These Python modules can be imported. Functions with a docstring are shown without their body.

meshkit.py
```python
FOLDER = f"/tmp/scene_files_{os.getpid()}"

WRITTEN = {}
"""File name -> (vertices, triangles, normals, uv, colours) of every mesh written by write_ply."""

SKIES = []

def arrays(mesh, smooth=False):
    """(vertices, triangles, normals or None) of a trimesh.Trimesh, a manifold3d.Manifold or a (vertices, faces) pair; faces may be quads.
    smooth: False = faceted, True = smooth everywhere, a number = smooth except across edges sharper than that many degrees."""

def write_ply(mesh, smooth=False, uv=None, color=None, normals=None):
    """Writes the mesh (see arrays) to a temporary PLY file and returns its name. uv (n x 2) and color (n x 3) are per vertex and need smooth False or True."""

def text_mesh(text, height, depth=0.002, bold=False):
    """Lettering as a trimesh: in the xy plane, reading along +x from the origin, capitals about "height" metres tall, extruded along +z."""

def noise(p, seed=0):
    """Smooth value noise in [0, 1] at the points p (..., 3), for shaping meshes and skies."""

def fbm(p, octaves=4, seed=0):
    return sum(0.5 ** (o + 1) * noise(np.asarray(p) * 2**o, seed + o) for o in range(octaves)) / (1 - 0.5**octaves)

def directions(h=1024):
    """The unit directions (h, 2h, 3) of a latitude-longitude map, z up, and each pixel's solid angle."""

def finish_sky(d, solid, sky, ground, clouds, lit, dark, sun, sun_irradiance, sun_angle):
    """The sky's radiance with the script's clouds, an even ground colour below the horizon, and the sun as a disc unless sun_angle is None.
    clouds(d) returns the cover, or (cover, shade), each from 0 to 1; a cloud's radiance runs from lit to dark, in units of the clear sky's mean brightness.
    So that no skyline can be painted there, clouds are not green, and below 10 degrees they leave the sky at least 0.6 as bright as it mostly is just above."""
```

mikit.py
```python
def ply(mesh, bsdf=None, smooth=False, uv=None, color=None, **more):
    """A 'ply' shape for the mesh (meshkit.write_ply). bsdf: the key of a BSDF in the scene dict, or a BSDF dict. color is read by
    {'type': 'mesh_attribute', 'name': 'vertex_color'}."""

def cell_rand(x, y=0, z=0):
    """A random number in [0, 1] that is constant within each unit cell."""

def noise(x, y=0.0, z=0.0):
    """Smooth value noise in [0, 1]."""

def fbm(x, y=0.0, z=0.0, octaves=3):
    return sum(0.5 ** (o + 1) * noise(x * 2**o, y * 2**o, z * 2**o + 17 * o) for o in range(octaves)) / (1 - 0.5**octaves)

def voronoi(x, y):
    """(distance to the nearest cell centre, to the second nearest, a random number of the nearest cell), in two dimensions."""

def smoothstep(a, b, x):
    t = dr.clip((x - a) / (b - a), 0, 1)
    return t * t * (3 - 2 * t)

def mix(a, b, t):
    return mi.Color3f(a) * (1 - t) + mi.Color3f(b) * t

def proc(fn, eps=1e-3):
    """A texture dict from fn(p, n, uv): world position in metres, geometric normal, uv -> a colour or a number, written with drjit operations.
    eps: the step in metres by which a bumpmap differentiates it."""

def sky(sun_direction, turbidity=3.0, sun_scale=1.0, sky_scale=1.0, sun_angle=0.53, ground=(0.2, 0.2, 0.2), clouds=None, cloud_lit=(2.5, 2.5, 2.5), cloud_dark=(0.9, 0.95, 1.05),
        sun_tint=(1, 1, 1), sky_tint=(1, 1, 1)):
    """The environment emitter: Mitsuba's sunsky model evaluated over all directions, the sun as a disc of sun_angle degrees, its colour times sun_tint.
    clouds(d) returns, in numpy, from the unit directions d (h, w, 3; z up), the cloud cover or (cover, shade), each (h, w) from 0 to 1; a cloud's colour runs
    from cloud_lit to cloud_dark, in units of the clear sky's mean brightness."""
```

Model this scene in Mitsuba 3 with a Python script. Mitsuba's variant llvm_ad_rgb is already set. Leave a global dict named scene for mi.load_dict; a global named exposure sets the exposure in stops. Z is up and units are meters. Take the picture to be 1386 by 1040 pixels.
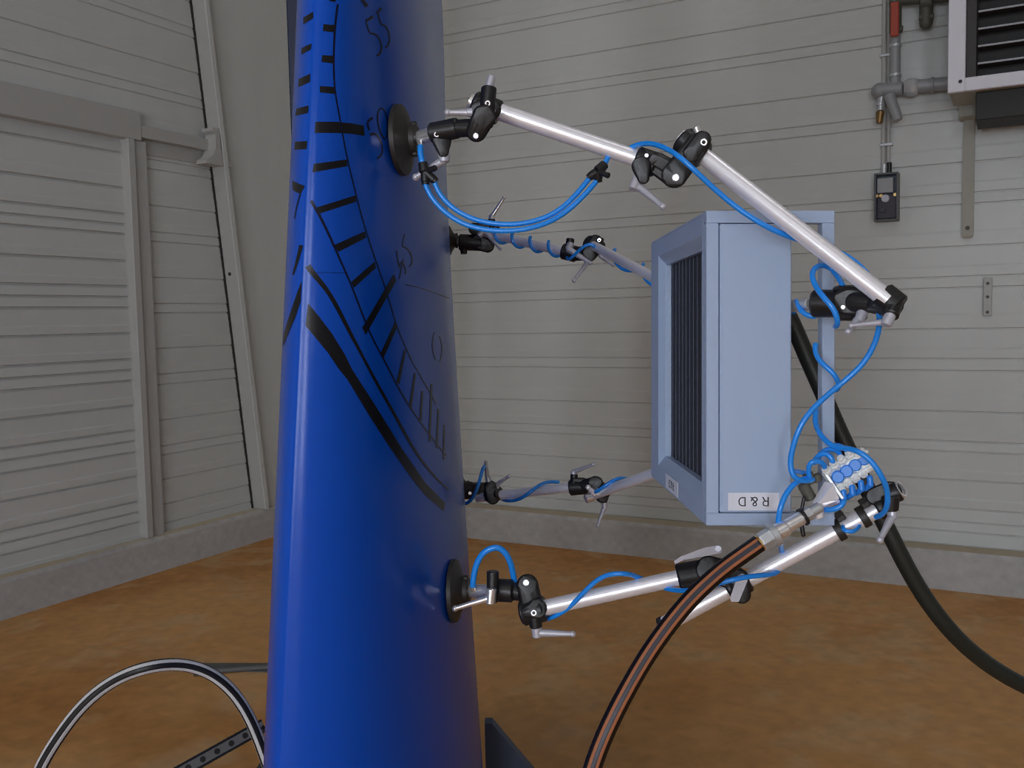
import math, random
import numpy as np, trimesh, mitsuba as mi, drjit as dr, mikit, meshkit
from scipy.interpolate import CubicSpline
T = mi.ScalarTransform4f
rng = np.random.default_rng(7)
scene, labels = {}, {}

# ------------------------------------------------------------------ camera
FOC = 1264.9
YAW, PITCH, ROLL = math.radians(28.400), math.radians(4.046), math.radians(-1.179)
CAM = np.array([0.0, 0.0, 1.45])
FW = np.array([-math.sin(YAW) * math.cos(PITCH), math.cos(YAW) * math.cos(PITCH), -math.sin(PITCH)])
_r = np.cross(FW, [0, 0, 1.0]); _r /= np.linalg.norm(_r); _u = np.cross(_r, FW)
RT = math.cos(ROLL) * _r + math.sin(ROLL) * _u
UP = -math.sin(ROLL) * _r + math.cos(ROLL) * _u
scene['camera'] = {'type': 'perspective', 'fov': math.degrees(2 * math.atan(693 / FOC)), 'fov_axis': 'x', 'near_clip': 0.05, 'far_clip': 100.0,
                   'to_world': T().look_at(origin=CAM.tolist(), target=(CAM + FW).tolist(), up=UP.tolist())}
exposure = 0.22

# ------------------------------------------------------------------ lights: daylight windows behind the camera, ceiling lamps, the camera's flash
def rgb(*c): return {'type': 'rgb', 'value': list(c)}
DAY, LAMP, FLASH = 12.5, 8.5, 58.0
LIGHTS = []          # (name, centre, half sizes, facing, radiance)
scene['flash_lamp'] = {'type': 'disk', 'to_world': T().look_at(origin=(CAM + 0.075 * UP + 0.03 * RT - 0.02 * FW).tolist(), target=(CAM + 2 * FW).tolist(), up=UP.tolist()) @ T().scale(0.017),
                       'emitter': {'type': 'area', 'radiance': rgb(1.0 * FLASH, 0.98 * FLASH, 1.0 * FLASH)}}
labels['flash_lamp'] = {'label': 'small round flash lamp just above the lens, out of the picture', 'category': 'lamp'}

# ------------------------------------------------------------------ helpers
def P(x, y, d):
    return CAM + d * (FW + (x - 693) / FOC * RT - (y - 520) / FOC * UP)
def R(px, d): return px * d / FOC
def nrm(v): v = np.asarray(v, float); return v / np.linalg.norm(v)
def perp(a):
    a = nrm(a); h = np.array([0, 0, 1.0]) if abs(a[2]) < 0.9 else np.array([1.0, 0, 0])
    x = nrm(np.cross(a, h)); return x, np.cross(a, x)
cat = lambda ms: trimesh.util.concatenate([m for m in ms if m is not None])
def numbered(k):
    if k not in scene and k not in labels: return k
    i = 1
    while f'{k}_{i:03d}' in scene or f'{k}_{i:03d}' in labels: i += 1
    return f'{k}_{i:03d}'
def thing(name, label, category, group=None, kind=None):
    k = numbered(name); labels[k] = {'label': label, 'category': category}
    if group: labels[k]['group'] = group
    if kind: labels[k]['kind'] = kind
    return k
def obj(name, mesh, mat, parent=None, smooth=35, label=None, **kw):
    k = numbered(f'{parent}__{name}' if parent else name)
    scene[k] = mikit.ply(mesh, mat, smooth=smooth, **kw)
    if label: labels[k] = {'label': label}
    return k
def solo(name, mesh, mat, label, category, group=None, smooth=35, **kw):
    k = obj(name, mesh, mat, None, smooth, **kw); labels[k] = {'label': label, 'category': category}
    if group: labels[k]['group'] = group
    return k
def struct(name, mesh, mat, smooth=False, label=None):
    scene[name] = mikit.ply(mesh, mat, smooth=smooth); labels[name] = {'kind': 'structure'}
    if label: labels[name]['label'] = label
    return name
def lathe(p0, axis, prof, n=24):
    """prof: (t along the axis, radius)."""
    a = nrm(axis); x, y = perp(a); th = np.arange(n) * 2 * np.pi / n
    ring = np.cos(th)[:, None] * x + np.sin(th)[:, None] * y
    v = [np.asarray(p0) + t * a + max(r, 1e-5) * ring for t, r in prof]
    v = np.vstack(v); f = []; i = np.arange(n); j = (i + 1) % n
    for k in range(len(prof) - 1):
        f += [np.stack([i + k * n, j + k * n, j + (k + 1) * n], 1), np.stack([i + k * n, j + (k + 1) * n, i + (k + 1) * n], 1)]
    m = trimesh.Trimesh(v, np.vstack(f), process=False)
    if m.volume < 0: m.invert()
    return m
def cyl(p0, p1, r0, r1=None, n=20, ch=None):
    r1 = r0 if r1 is None else r1; p0 = np.asarray(p0); p1 = np.asarray(p1); L = np.linalg.norm(p1 - p0)
    ch = min(r0, r1, L / 2) * 0.16 if ch is None else ch
    return lathe(p0, p1 - p0, [(0, 0), (0, r0 - ch), (ch, r0), (L - ch, r1), (L, r1 - ch), (L, 0)], n)
def rod(p0, p1, r0, r1=None, n=16):
    """rounded ends"""
    r1 = r0 if r1 is None else r1; p0 = np.asarray(p0); p1 = np.asarray(p1); L = np.linalg.norm(p1 - p0)
    q = np.linspace(0, np.pi / 2, 5)
    return lathe(p0, p1 - p0, [(-r0 * math.cos(a), r0 * math.sin(a)) for a in q] + [(L + r1 * math.sin(a), r1 * math.cos(a)) for a in q], n)
def hullm(pts):
    return trimesh.convex.convex_hull(np.asarray(pts))
def cbox(c, ax, ay, az, hx, hy, hz, ch=0.001):
    ch = min(ch, hx * .9, hy * .9, hz * .9); pts = []
    for sx in (-1, 1):
        for sy in (-1, 1):
            for sz in (-1, 1):
                for k in range(3):
                    h = np.array([hx, hy, hz]) - ch; h[k] += ch
                    pts.append(np.asarray(c) + sx * h[0] * ax + sy * h[1] * ay + sz * h[2] * az)
    return hullm(pts)
AX, AY, AZ = np.eye(3)
def wbox(x0, x1, y0, y1, z0, z1, ch=0.003):
    return cbox([(x0 + x1) / 2, (y0 + y1) / 2, (z0 + z1) / 2], AX, AY, AZ, abs(x1 - x0) / 2, abs(y1 - y0) / 2, abs(z1 - z0) / 2, ch)
def knuckle(p0, r0, p1, r1, axis, t, n=22):
    """two round ends joined by straight flanks, thickness t along the axis"""
    a = nrm(axis); x, y = perp(a); th = np.arange(n) * 2 * np.pi / n; pts = []; c = min(r0, r1, t) * 0.18
    for p, r in ((p0, r0), (p1, r1)):
        for s, dr_ in ((-t / 2, -c), (-t / 2 + c, 0), (t / 2 - c, 0), (t / 2, -c)):
            pts.append(np.asarray(p) + s * a + (r + dr_) * (np.cos(th)[:, None] * x + np.sin(th)[:, None] * y))
    return hullm(np.vstack(pts))
def spline(pts, n=60):
    pts = np.asarray(pts, float); t = np.concatenate([[0], np.cumsum(np.sqrt(np.linalg.norm(np.diff(pts, axis=0), axis=1)))])
    return CubicSpline(t, pts)(np.linspace(0, t[-1], n))
def frames(path):
    tg = np.gradient(path, axis=0); tg /= np.linalg.norm(tg, axis=1, keepdims=True)
    x = np.zeros_like(path); x[0] = perp(tg[0])[0]
    for i in range(1, len(path)):
        v = x[i - 1] - (x[i - 1] @ tg[i]) * tg[i]; x[i] = v / np.linalg.norm(v)
    return tg, x, np.cross(tg, x)
def sweep(path, r, n=12):
    tg, x, y = frames(path); m = len(path); r = np.broadcast_to(np.asarray(r, float), (m,)); th = np.arange(n) * 2 * np.pi / n
    v = path[:, None] + r[:, None, None] * (np.cos(th)[None, :, None] * x[:, None] + np.sin(th)[None, :, None] * y[:, None])
    v = np.vstack([v.reshape(-1, 3), path[:1], path[-1:]]); i = np.arange(n); j = (i + 1) % n; f = []
    for k in range(m - 1):
        f += [np.stack([i + k * n, i + (k + 1) * n, j + (k + 1) * n], 1), np.stack([i + k * n, j + (k + 1) * n, j + k * n], 1)]
    f += [np.stack([i, j, i * 0 + m * n], 1), np.stack([j + (m - 1) * n, i + (m - 1) * n, i * 0 + m * n + 1], 1)]
    mesh = trimesh.Trimesh(v, np.vstack(f), process=False)
    if mesh.volume < 0: mesh.invert()
    return mesh
def hose(pts, r, n=12, steps=None):
    pts = [P(*p) if len(p) == 3 and not isinstance(p, np.ndarray) else p for p in pts]
    return sweep(spline(pts, steps or max(24, 9 * len(pts))), r, n)
def prism(poly, ax, ay, az, org, length):
    """polygon (convex or not) in the plane ax, ay, extruded along az"""
    from shapely.geometry import Polygon
    m = trimesh.creation.extrude_polygon(Polygon(poly), length, engine='earcut'); v = m.vertices
    m = trimesh.Trimesh(np.asarray(org) + v[:, :1] * ax + v[:, 1:2] * ay + v[:, 2:] * az, m.faces, process=False)
    if m.volume < 0: m.invert()
    return m

# ------------------------------------------------------------------ materials
def mat(name, **kw):
    scene[name] = {'type': 'twosided', 'bsdf': {'type': 'principled', **kw}}
def bump(name, fn, scale, eps=2e-3, **kw):
    scene[name] = {'type': 'twosided', 'bsdf': {'type': 'bumpmap', 'arbitrary': mikit.proc(fn, eps), 'scale': scale, 'bsdf': {'type': 'principled', **kw}}}
N, FBM, MIX, SS = mikit.noise, mikit.fbm, mikit.mix, mikit.smoothstep
def wall_col(p, n, uv):
    a = FBM(p.x * 1.3, p.y * 1.3, p.z * 1.7, 3); s = FBM(p.x * 9, p.y * 9, p.z * 0.7, 3)
    return mi.Color3f(0.515, 0.530, 0.515) * (0.93 + 0.12 * a) * (0.98 + 0.05 * s)
def floor_col(p, n, uv):
    a = FBM(p.x * 0.9, p.y * 0.9, 3.0, 4); b = FBM(p.x * 5 + 9, p.y * 5, 1.0, 4); c = FBM(p.x * 22, p.y * 22, 5.0, 3)
    col = MIX((0.44, 0.195, 0.050), (0.56, 0.29, 0.10), SS(0.35, 0.70, a))
    col = MIX(col, (0.56, 0.37, 0.19), 0.55 * SS(0.52, 0.8, b))
    return col * (0.84 + 0.3 * c)
def concrete_col(p, n, uv):
    a = FBM(p.x * 2.2, p.y * 2.2, p.z * 4, 4); b = FBM(p.x * 30, p.y * 30, p.z * 30, 3)
    col = MIX((0.36, 0.36, 0.355), (0.50, 0.49, 0.47), a) * (0.85 + 0.3 * b)
    top = SS(0.6, 0.95, n.z)
    return MIX(col, (0.42, 0.33, 0.19), 0.65 * top * SS(0.3, 0.55, FBM(p.x * 1.4 + 4, p.y * 1.4, 0.5, 3)))
mat('m_wall', base_color=mikit.proc(wall_col), roughness=0.42, specular=0.4)
mat('m_floor', base_color=mikit.proc(floor_col), roughness=0.45, specular=0.2)
mat('m_concrete', base_color=mikit.proc(concrete_col), roughness=0.9, specular=0.1)
mat('m_ceiling', base_color=rgb(0.5, 0.5, 0.48), roughness=0.8)
mat('m_plain', base_color=rgb(0.42, 0.42, 0.40), roughness=0.7)
mat('m_steel_paint', base_color=rgb(0.40, 0.40, 0.385), roughness=0.45, specular=0.4)
def gloss(name, col, alpha, ior=1.5): scene[name] = {'type': 'twosided', 'bsdf': {'type': 'roughplastic', 'diffuse_reflectance': rgb(*col), 'alpha': alpha, 'int_ior': ior, 'distribution': 'ggx', 'nonlinear': False}}
gloss('m_blue', (0.002, 0.070, 0.48), 0.05, 1.38)
mat('m_navy', base_color=rgb(0.003, 0.012, 0.045), roughness=0.5)
mat('m_slate', base_color=rgb(0.045, 0.065, 0.11), roughness=0.55)
gloss('m_tape', (0.006, 0.006, 0.009), 0.10, 1.36)
gloss('m_ink', (0.003, 0.005, 0.03), 0.08, 1.33)
mat('m_alu', base_color=rgb(0.90, 0.89, 0.94), metallic=0.45, roughness=0.32)
mat('m_chrome', base_color=rgb(0.88, 0.88, 0.90), metallic=0.8, roughness=0.2)
mat('m_lever', base_color=rgb(0.50, 0.50, 0.56), metallic=0.35, roughness=0.4)
mat('m_black', base_color=rgb(0.012, 0.012, 0.013), roughness=0.38, specular=0.45)
mat('m_rubber', base_color=rgb(0.020, 0.018, 0.016), roughness=0.5)
mat('m_air', base_color=rgb(0.012, 0.245, 0.80), roughness=0.25, specular=0.5, clearcoat=0.5, clearcoat_gloss=0.9)
mat('m_case', base_color=rgb(0.335, 0.425, 0.585), roughness=0.38, specular=0.45)
mat('m_fin', base_color=rgb(0.09, 0.10, 0.13), metallic=0.5, roughness=0.35)
mat('m_hollow', base_color=rgb(0.012, 0.012, 0.016), roughness=0.7)
mat('m_label', base_color=rgb(0.66, 0.67, 0.74), roughness=0.5)
mat('m_print', base_color=rgb(0.01, 0.01, 0.015), roughness=0.5)
mat('m_white_plastic', base_color=rgb(0.74, 0.77, 0.75), roughness=0.4)
mat('m_button', base_color=rgb(0.02, 0.21, 0.72), roughness=0.35)
mat('m_brass', base_color=rgb(0.75, 0.52, 0.20), metallic=1.0, roughness=0.3)
mat('m_zinc', base_color=rgb(0.52, 0.54, 0.56), metallic=0.6, roughness=0.38)
mat('m_heater_white', base_color=rgb(0.62, 0.62, 0.66), roughness=0.5)
mat('m_beige', base_color=rgb(0.33, 0.32, 0.27), roughness=0.6)
mat('m_dark', base_color=rgb(0.010, 0.009, 0.008), roughness=0.6)
mat('m_slat', base_color=rgb(0.030, 0.027, 0.026), roughness=0.6)
mat('m_bronze', base_color=rgb(0.22, 0.13, 0.05), metallic=0.7, roughness=0.4)
mat('m_boxgrey', base_color=rgb(0.13, 0.135, 0.115), roughness=0.5)
mat('m_brown', base_color=rgb(0.055, 0.040, 0.026), roughness=0.5)
mat('m_red', base_color=rgb(0.34, 0.045, 0.020), roughness=0.5)
mat('m_pipe', base_color=rgb(0.29, 0.30, 0.31), roughness=0.55, metallic=0.2)
mat('m_valve', base_color=rgb(0.075, 0.072, 0.055), roughness=0.6)
mat('m_grey_hose', base_color=rgb(0.10, 0.10, 0.10), roughness=0.6)
mat('m_bighose', base_color=rgb(0.014, 0.017, 0.014), roughness=0.45)
mat('m_strap', base_color=rgb(0.13, 0.125, 0.12), roughness=0.5)
mat('m_vc', base_color={'type': 'mesh_attribute', 'name': 'vertex_color'}, roughness=0.4, specular=0.4)
scene['m_cover'] = {'type': 'thindielectric', 'int_ior': 1.45}

# ------------------------------------------------------------------ the room
XL, YB = -4.52, 5.36            # faces of the cladding
X1, Y0, ZC = 6.0, -7.0, 5.4
struct('floor', wbox(-4.8, X1 + .2, Y0 - .2, YB + .3, -0.2, 0.0), 'm_floor')
struct('ceiling', wbox(-4.8, X1 + .2, Y0 - .2, YB + .3, ZC, ZC + 0.2), 'm_ceiling')
struct('wall_back', wbox(-4.8, X1 + .2, YB + .034, YB + .3, 0, ZC), 'm_wall')
struct('wall_left', wbox(-4.8, XL - .034, Y0, YB + .034, 0, ZC), 'm_wall')
struct('wall_right', wbox(X1, X1 + .2, Y0, YB + .034, 0, ZC), 'm_plain')
def plank(z0, z1, lip=0.003, groove=0.004, depth=0.006):
    h = z1 - z0
    pts = [(-0.032, z0), (-depth, z0), (-depth, z0 + groove), (lip, z0 + groove + .004)]
    if h > 0.1: pts += [(lip * .9, z0 + .34 * h), (lip * .35, z0 + .40 * h)]
    return pts + [(0.0, z1 - .003), (-.003, z1), (-0.032, z1)]
SEAM = [0.205, 0.279, 0.332, 0.402, 0.552, 0.702, 0.756, 0.912, 1.126, 1.188, 1.343, 1.555, 1.612, 1.767]
z = 1.767
while z < ZC - .3:
    for s in (0.213, 0.056, 0.156): z += s; SEAM.append(z)
SEAM = [s for s in SEAM if s < ZC - .1] + [ZC]
for a, b in zip(SEAM, SEAM[1:]):
    obj('panel', prism(plank(a, b), -AY, AZ, AX, [XL - .03, YB, 0], X1 - XL + .03), 'm_wall', 'wall_back', smooth=False)
SL = [s - .036 for s in SEAM[3:-1]]
SL = [0.19, 0.25] + [s for s in SL if s > .3]
DY0, DY1, DZ = 0.75, 3.72, 2.515        # the shutter door's opening
def lplank(a, b, y0, y1, **k): return prism(plank(a, b, **k), AX, AZ, AY, [XL, y0, 0], y1 - y0)
for a, b in zip(SL, SL[1:]):
    if a > 2.5: obj('panel', lplank(a, b, -2.0, YB), 'm_wall', 'wall_left', smooth=False)
    else: obj('panel', lplank(a, b, DY1 + .14, YB), 'm_wall', 'wall_left', smooth=False)
labels['door_1'] = {'kind': 'structure'}
DS = [0.19, 0.296, 0.356, 0.418, 0.568, 0.710, 0.775, 0.838, 0.982, 1.128, 1.190, 1.252, 1.402, 1.549, 1.610, 1.672, 1.818, 1.970, 2.025, 2.085, 2.232, 2.43, 2.52]
for a, b in zip(DS, DS[1:]):
    obj('slat', lplank(a, b, DY0, DY1, lip=.010, groove=.008, depth=.010), 'm_wall', 'door_1', smooth=False)
obj('lintel', wbox(XL - .02, XL + .06, DY0 - .1, DY1 + .10, DZ, 2.678), 'm_steel_paint', 'door_1')
obj('post', cat([wbox(XL - .02, XL + .065, DY1, DY1 + .045, .205, DZ), wbox(XL - .02, XL + .045, DY1 + .045, DY1 + .142, .205, DZ)]), 'm_steel_paint', 'door_1')
obj('post', wbox(XL - .02, XL + .05, DY0 - .14, DY0, .205, DZ), 'm_steel_paint', 'door_1')
obj('rail', cat([wbox(XL - .01, XL + .055, DY1 + .10, 4.46, 2.535, 2.605), wbox(XL - .01, XL + .012, DY1 + .14, 4.42, 2.45, 2.535)]), 'm_steel_paint', 'door_1')
# concrete kerb along the foot of both walls
def kerb(n, ax, ay, org, length):
    return prism([(-.3, -.02), (0, -.02), (.004, .185), (-.012, .205), (-.3, .207)], ax, ay, n, org, length)
struct('baseboard_back', kerb(AX, -AY, AZ, [-4.7, 5.225, 0], X1 + 4.7), 'm_concrete')
struct('baseboard_left', kerb(AY, AX, AZ, [-4.42, Y0, 0], 5.5 - Y0), 'm_concrete')
# far side of the room, behind the camera: a wall with daylight windows; ceiling lamps
def wall_with_holes(x0, x1, y, z0, z1, holes, t=.2):
    from shapely.geometry import box
    g = box(x0, z0, x1, z1)
    for h in holes: g = g.difference(box(*h))
    return prism_poly(g, AX, AZ, AY, [0, y - t, 0], t)
def prism_poly(g, ax, ay, az, org, length):
    m = trimesh.creation.extrude_polygon(g, length, engine='earcut'); v = m.vertices
    m = trimesh.Trimesh(np.asarray(org) + v[:, :1] * ax + v[:, 1:2] * ay + v[:, 2:] * az, m.faces, process=False)
    if m.volume < 0: m.invert()
    return m
HOLES = [(-1.5, 0.5, -0.6, 3.4), (0.4, 0.5, 1.3, 3.4), (2.6, 0.5, 3.7, 3.4)]
struct('wall_front', wall_with_holes(-4.8, X1 + .2, Y0, 0, ZC, HOLES), 'm_plain')
for i, (a, b, c, d) in enumerate(HOLES):
    k = f'window_{i + 1}'; labels[k] = {'kind': 'structure'}
    scene[k + '__pane'] = {'type': 'rectangle', 'to_world': T().translate([(a + c) / 2, Y0 - .1, (b + d) / 2]) @ T().rotate([1, 0, 0], -90) @ T().scale([(c - a) / 2, (d - b) / 2, 1]),
                           'emitter': {'type': 'area', 'radiance': rgb(DAY * .93, DAY * 1.0, DAY * 1.10)}}
    obj('frame', cat([wbox(a - .05, a + .03, Y0 - .06, Y0 + .02, b, d), wbox(c - .03, c + .05, Y0 - .06, Y0 + .02, b, d), wbox(a, c, Y0 - .06, Y0 + .02, b - .05, b + .03), wbox(a, c, Y0 - .06, Y0 + .02, d - .03, d + .05)]), 'm_steel_paint', k)
for i, (x, y) in enumerate([(-1.4, -3.2), (1.0, -3.2), (-2.7, 1.6), (0.9, 1.6)]):
    k = thing('ceiling_lamp', 'fluorescent batten lamp under the ceiling, ' + ('left rear', 'right rear', 'left front', 'right front')[i] + ' of four', 'lamp', 'ceiling lamps')
    obj('housing', wbox(x - .12, x + .12, y - .8, y + .8, ZC - .08, ZC), 'm_heater_white', k)
    scene[k + '__tube'] = {'type': 'rectangle', 'to_world': T().translate([x, y, ZC - .085]) @ T().rotate([1, 0, 0], 180) @ T().scale([.1, .75, 1]),
                           'emitter': {'type': 'area', 'radiance': rgb(LAMP, LAMP, LAMP * 1.0)}}

# ------------------------------------------------------------------ tapered portal column at the left wall, with its bracket
sc = thing('steel_portal_column', 'leaning grey painted steel frame column in the corner, behind the blue mast', 'column')
fl = lambda z: 4.635 - (z - .288) * (4.635 - 4.292) / (3.449 - .288)
FWD = 0.125
pts = [np.array([x, fl(zz) + dy, zz]) for x in (XL - .01, XL + FWD) for zz in (.207, ZC) for dy in (0, .018)]
obj('flange', hullm(pts), 'm_steel_paint', sc, smooth=False)
obj('edge_strip', hullm([np.array([x, fl(zz) + dy, zz]) for x in (XL + FWD, XL + FWD + .008) for zz in (.207, ZC) for dy in (-.014, .018)]), 'm_wall', sc, smooth=False)
obj('seal', hullm([np.array([x, fl(zz) + dy, zz]) for x in (XL - .01, XL + .010) for zz in (.207, ZC) for dy in (-.012, 0)]), 'm_rubber', sc, smooth=False, label='dark sealing gap')
obj('web', hullm([np.array([XL + FWD * .55 + s, y, zz]) for s in (-.008, .008) for zz in (.207, ZC) for y in (fl(zz) + .017, YB - .0)]), 'm_wall', sc, smooth=False)
br = prism([(0, 0), (.22, 0), (.22, .02), (.16, .045), (.125, .10), (.12, .19), (.155, .205), (.155, .225), (.06, .225), (.06, .205), (.085, .19), (.08, .10), (.05, .05), (0, .02)], AY, AZ, AX, [XL + .03, 4.25, 2.44], .09)
obj('gusset_bracket', br, 'm_steel_paint', sc, smooth=False)
c = np.array([XL + FWD + .004, fl(1.6) + .05, 1.6])
obj('bolt_head', cyl([XL + .05, fl(1.77) - .006, 1.77], [XL + .05, fl(1.77) + .01, 1.77], .011), 'm_rubber', sc)
# navy post behind the blue mast
bp = P(387, 0, 4.3)[:2]; bd = nrm(RT * [1, 1, 0]); bf = nrm(FW * [1, 1, 0])
pc = np.array([*bp, 0]) + .07 * bd + .07 * bf
np_ = thing('navy_post', 'dark navy square post partly hidden behind the top of the blue mast', 'post')
obj('shaft', cbox(pc + AZ * 2.7, bd, bf, AZ, .07, .07, 2.69, .006), 'm_navy', np_)
obj('base_plate', cbox(pc + AZ * .01, bd, bf, AZ, .11, .11, .0099, .002), 'm_navy', np_)

# ------------------------------------------------------------------ the tall blue mast (airfoil section)
HF = np.array([-math.sin(YAW), math.cos(YAW), 0]); HR = np.array([math.cos(YAW), math.sin(YAW), 0])
CHORD = 2.2
Q = [-0.2977, 0.0890, 0.2346, -0.1536, 0.0718, 0.0057, -0.0153, 0.0164]
S0 = 0.2
def fth(x): return np.where(x < S0, np.sqrt(np.clip(1 - (1 - x / S0) ** 2, 0, 1)), 1 - np.clip((x - S0) / (1 - S0), 0, 1) ** 1.5)
def colpar(z):
    t = (np.asarray(z, float) - .8) / 1.2
    t = np.where(t > 1.2, 1.2 + .18 * np.tanh((t - 1.2) / .18), t)
    t = np.where(t < -.2, -.2 + .06 * np.tanh((t + .2) / .06), t)
    ch = np.maximum(CHORD - 1.2 * np.clip(np.asarray(z, float) - 1.6, 0, 9) ** 2, 1.3)
    return Q[0] + Q[1] * t, 1.10 + .05 * t, Q[2] + Q[3] * t, Q[4] + Q[5] * t, Q[6] + Q[7] * t, ch
def colfun(p):
    """< 0 inside the column"""
    nr, nf, Tr, Tl, th, ch = colpar(p[..., 2]); q = p - CAM
    a, b = q @ HR - nr, q @ HF - nf
    s, h = (a * np.sin(th) + b * np.cos(th)) / ch, a * np.cos(th) - b * np.sin(th)
    f2 = np.where(s > 0, fth(np.clip(s, 0, 1)) ** 2, 10.0 * s)
    return (h / np.where(h > 0, Tr, Tl)) ** 2 - f2
def colhit(px):
    px = np.asarray(px, float); d = np.linspace(.9, 3.0, 2101)
    ray = FW + (px[:, :1] - 693) / FOC * RT - (px[:, 1:2] - 520) / FOC * UP
    g = colfun(CAM + d[None, :, None] * ray[:, None]); inside = g < 0
    k = inside.argmax(1); ok = inside.any(1) & (k > 0); k = np.maximum(k, 1); i = np.arange(len(px))
    g0, g1 = g[i, k - 1], g[i, k]; dd = d[k - 1] + (d[1] - d[0]) * np.clip(g0 / (g0 - g1 + 1e-12), 0, 1)
    hit = CAM + dd[:, None] * ray; e = 1e-4
    n = np.stack([colfun(hit + e * a) - colfun(hit - e * a) for a in np.eye(3)], -1)
    return hit, n / np.linalg.norm(n, axis=1, keepdims=True), ok, dd
zs = np.linspace(0.0, 3.9, 79); ss = np.concatenate([S0 * np.linspace(0, 1, 60) ** 2, np.linspace(S0, 1, 60)[1:]])
loop = []
for zz in zs:
    nr, nf, Tr, Tl, th, ch = [float(v) for v in colpar(zz)]
    e = np.sin(th) * HR + np.cos(th) * HF; n = np.cos(th) * HR - np.sin(th) * HF
    base = CAM * [1, 1, 0] + nr * HR + nf * HF + [0, 0, zz]
    s2 = np.concatenate([ss[::-1], ss[1:-1]]); hh = np.concatenate([Tr * fth(ss[::-1]), -Tl * fth(ss[1:-1])])
    loop.append(base + (s2 * ch)[:, None] * e + hh[:, None] * n)
loop = np.array(loop); m, n = loop.shape[:2]
v = np.vstack([loop.reshape(-1, 3), loop[0].mean(0)[None], loop[-1].mean(0)[None]]); f = []; i = np.arange(n); j = (i + 1) % n
for k in range(m - 1): f += [np.stack([i + k * n, i + (k + 1) * n, j + (k + 1) * n], 1), np.stack([i + k * n, j + (k + 1) * n, j + k * n], 1)]
f += [np.stack([j, i, i * 0 + m * n], 1), np.stack([i + (m - 1) * n, j + (m - 1) * n, i * 0 + m * n + 1], 1)]
cm = trimesh.Trimesh(v, np.vstack(f), process=False)
if cm.volume < 0: cm.invert()
col = thing('blue_mast', 'tall glossy blue tapering mast with black tape scale and handwritten numbers', 'mast')
obj('body', cm, 'm_blue', col, smooth=40)
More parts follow.
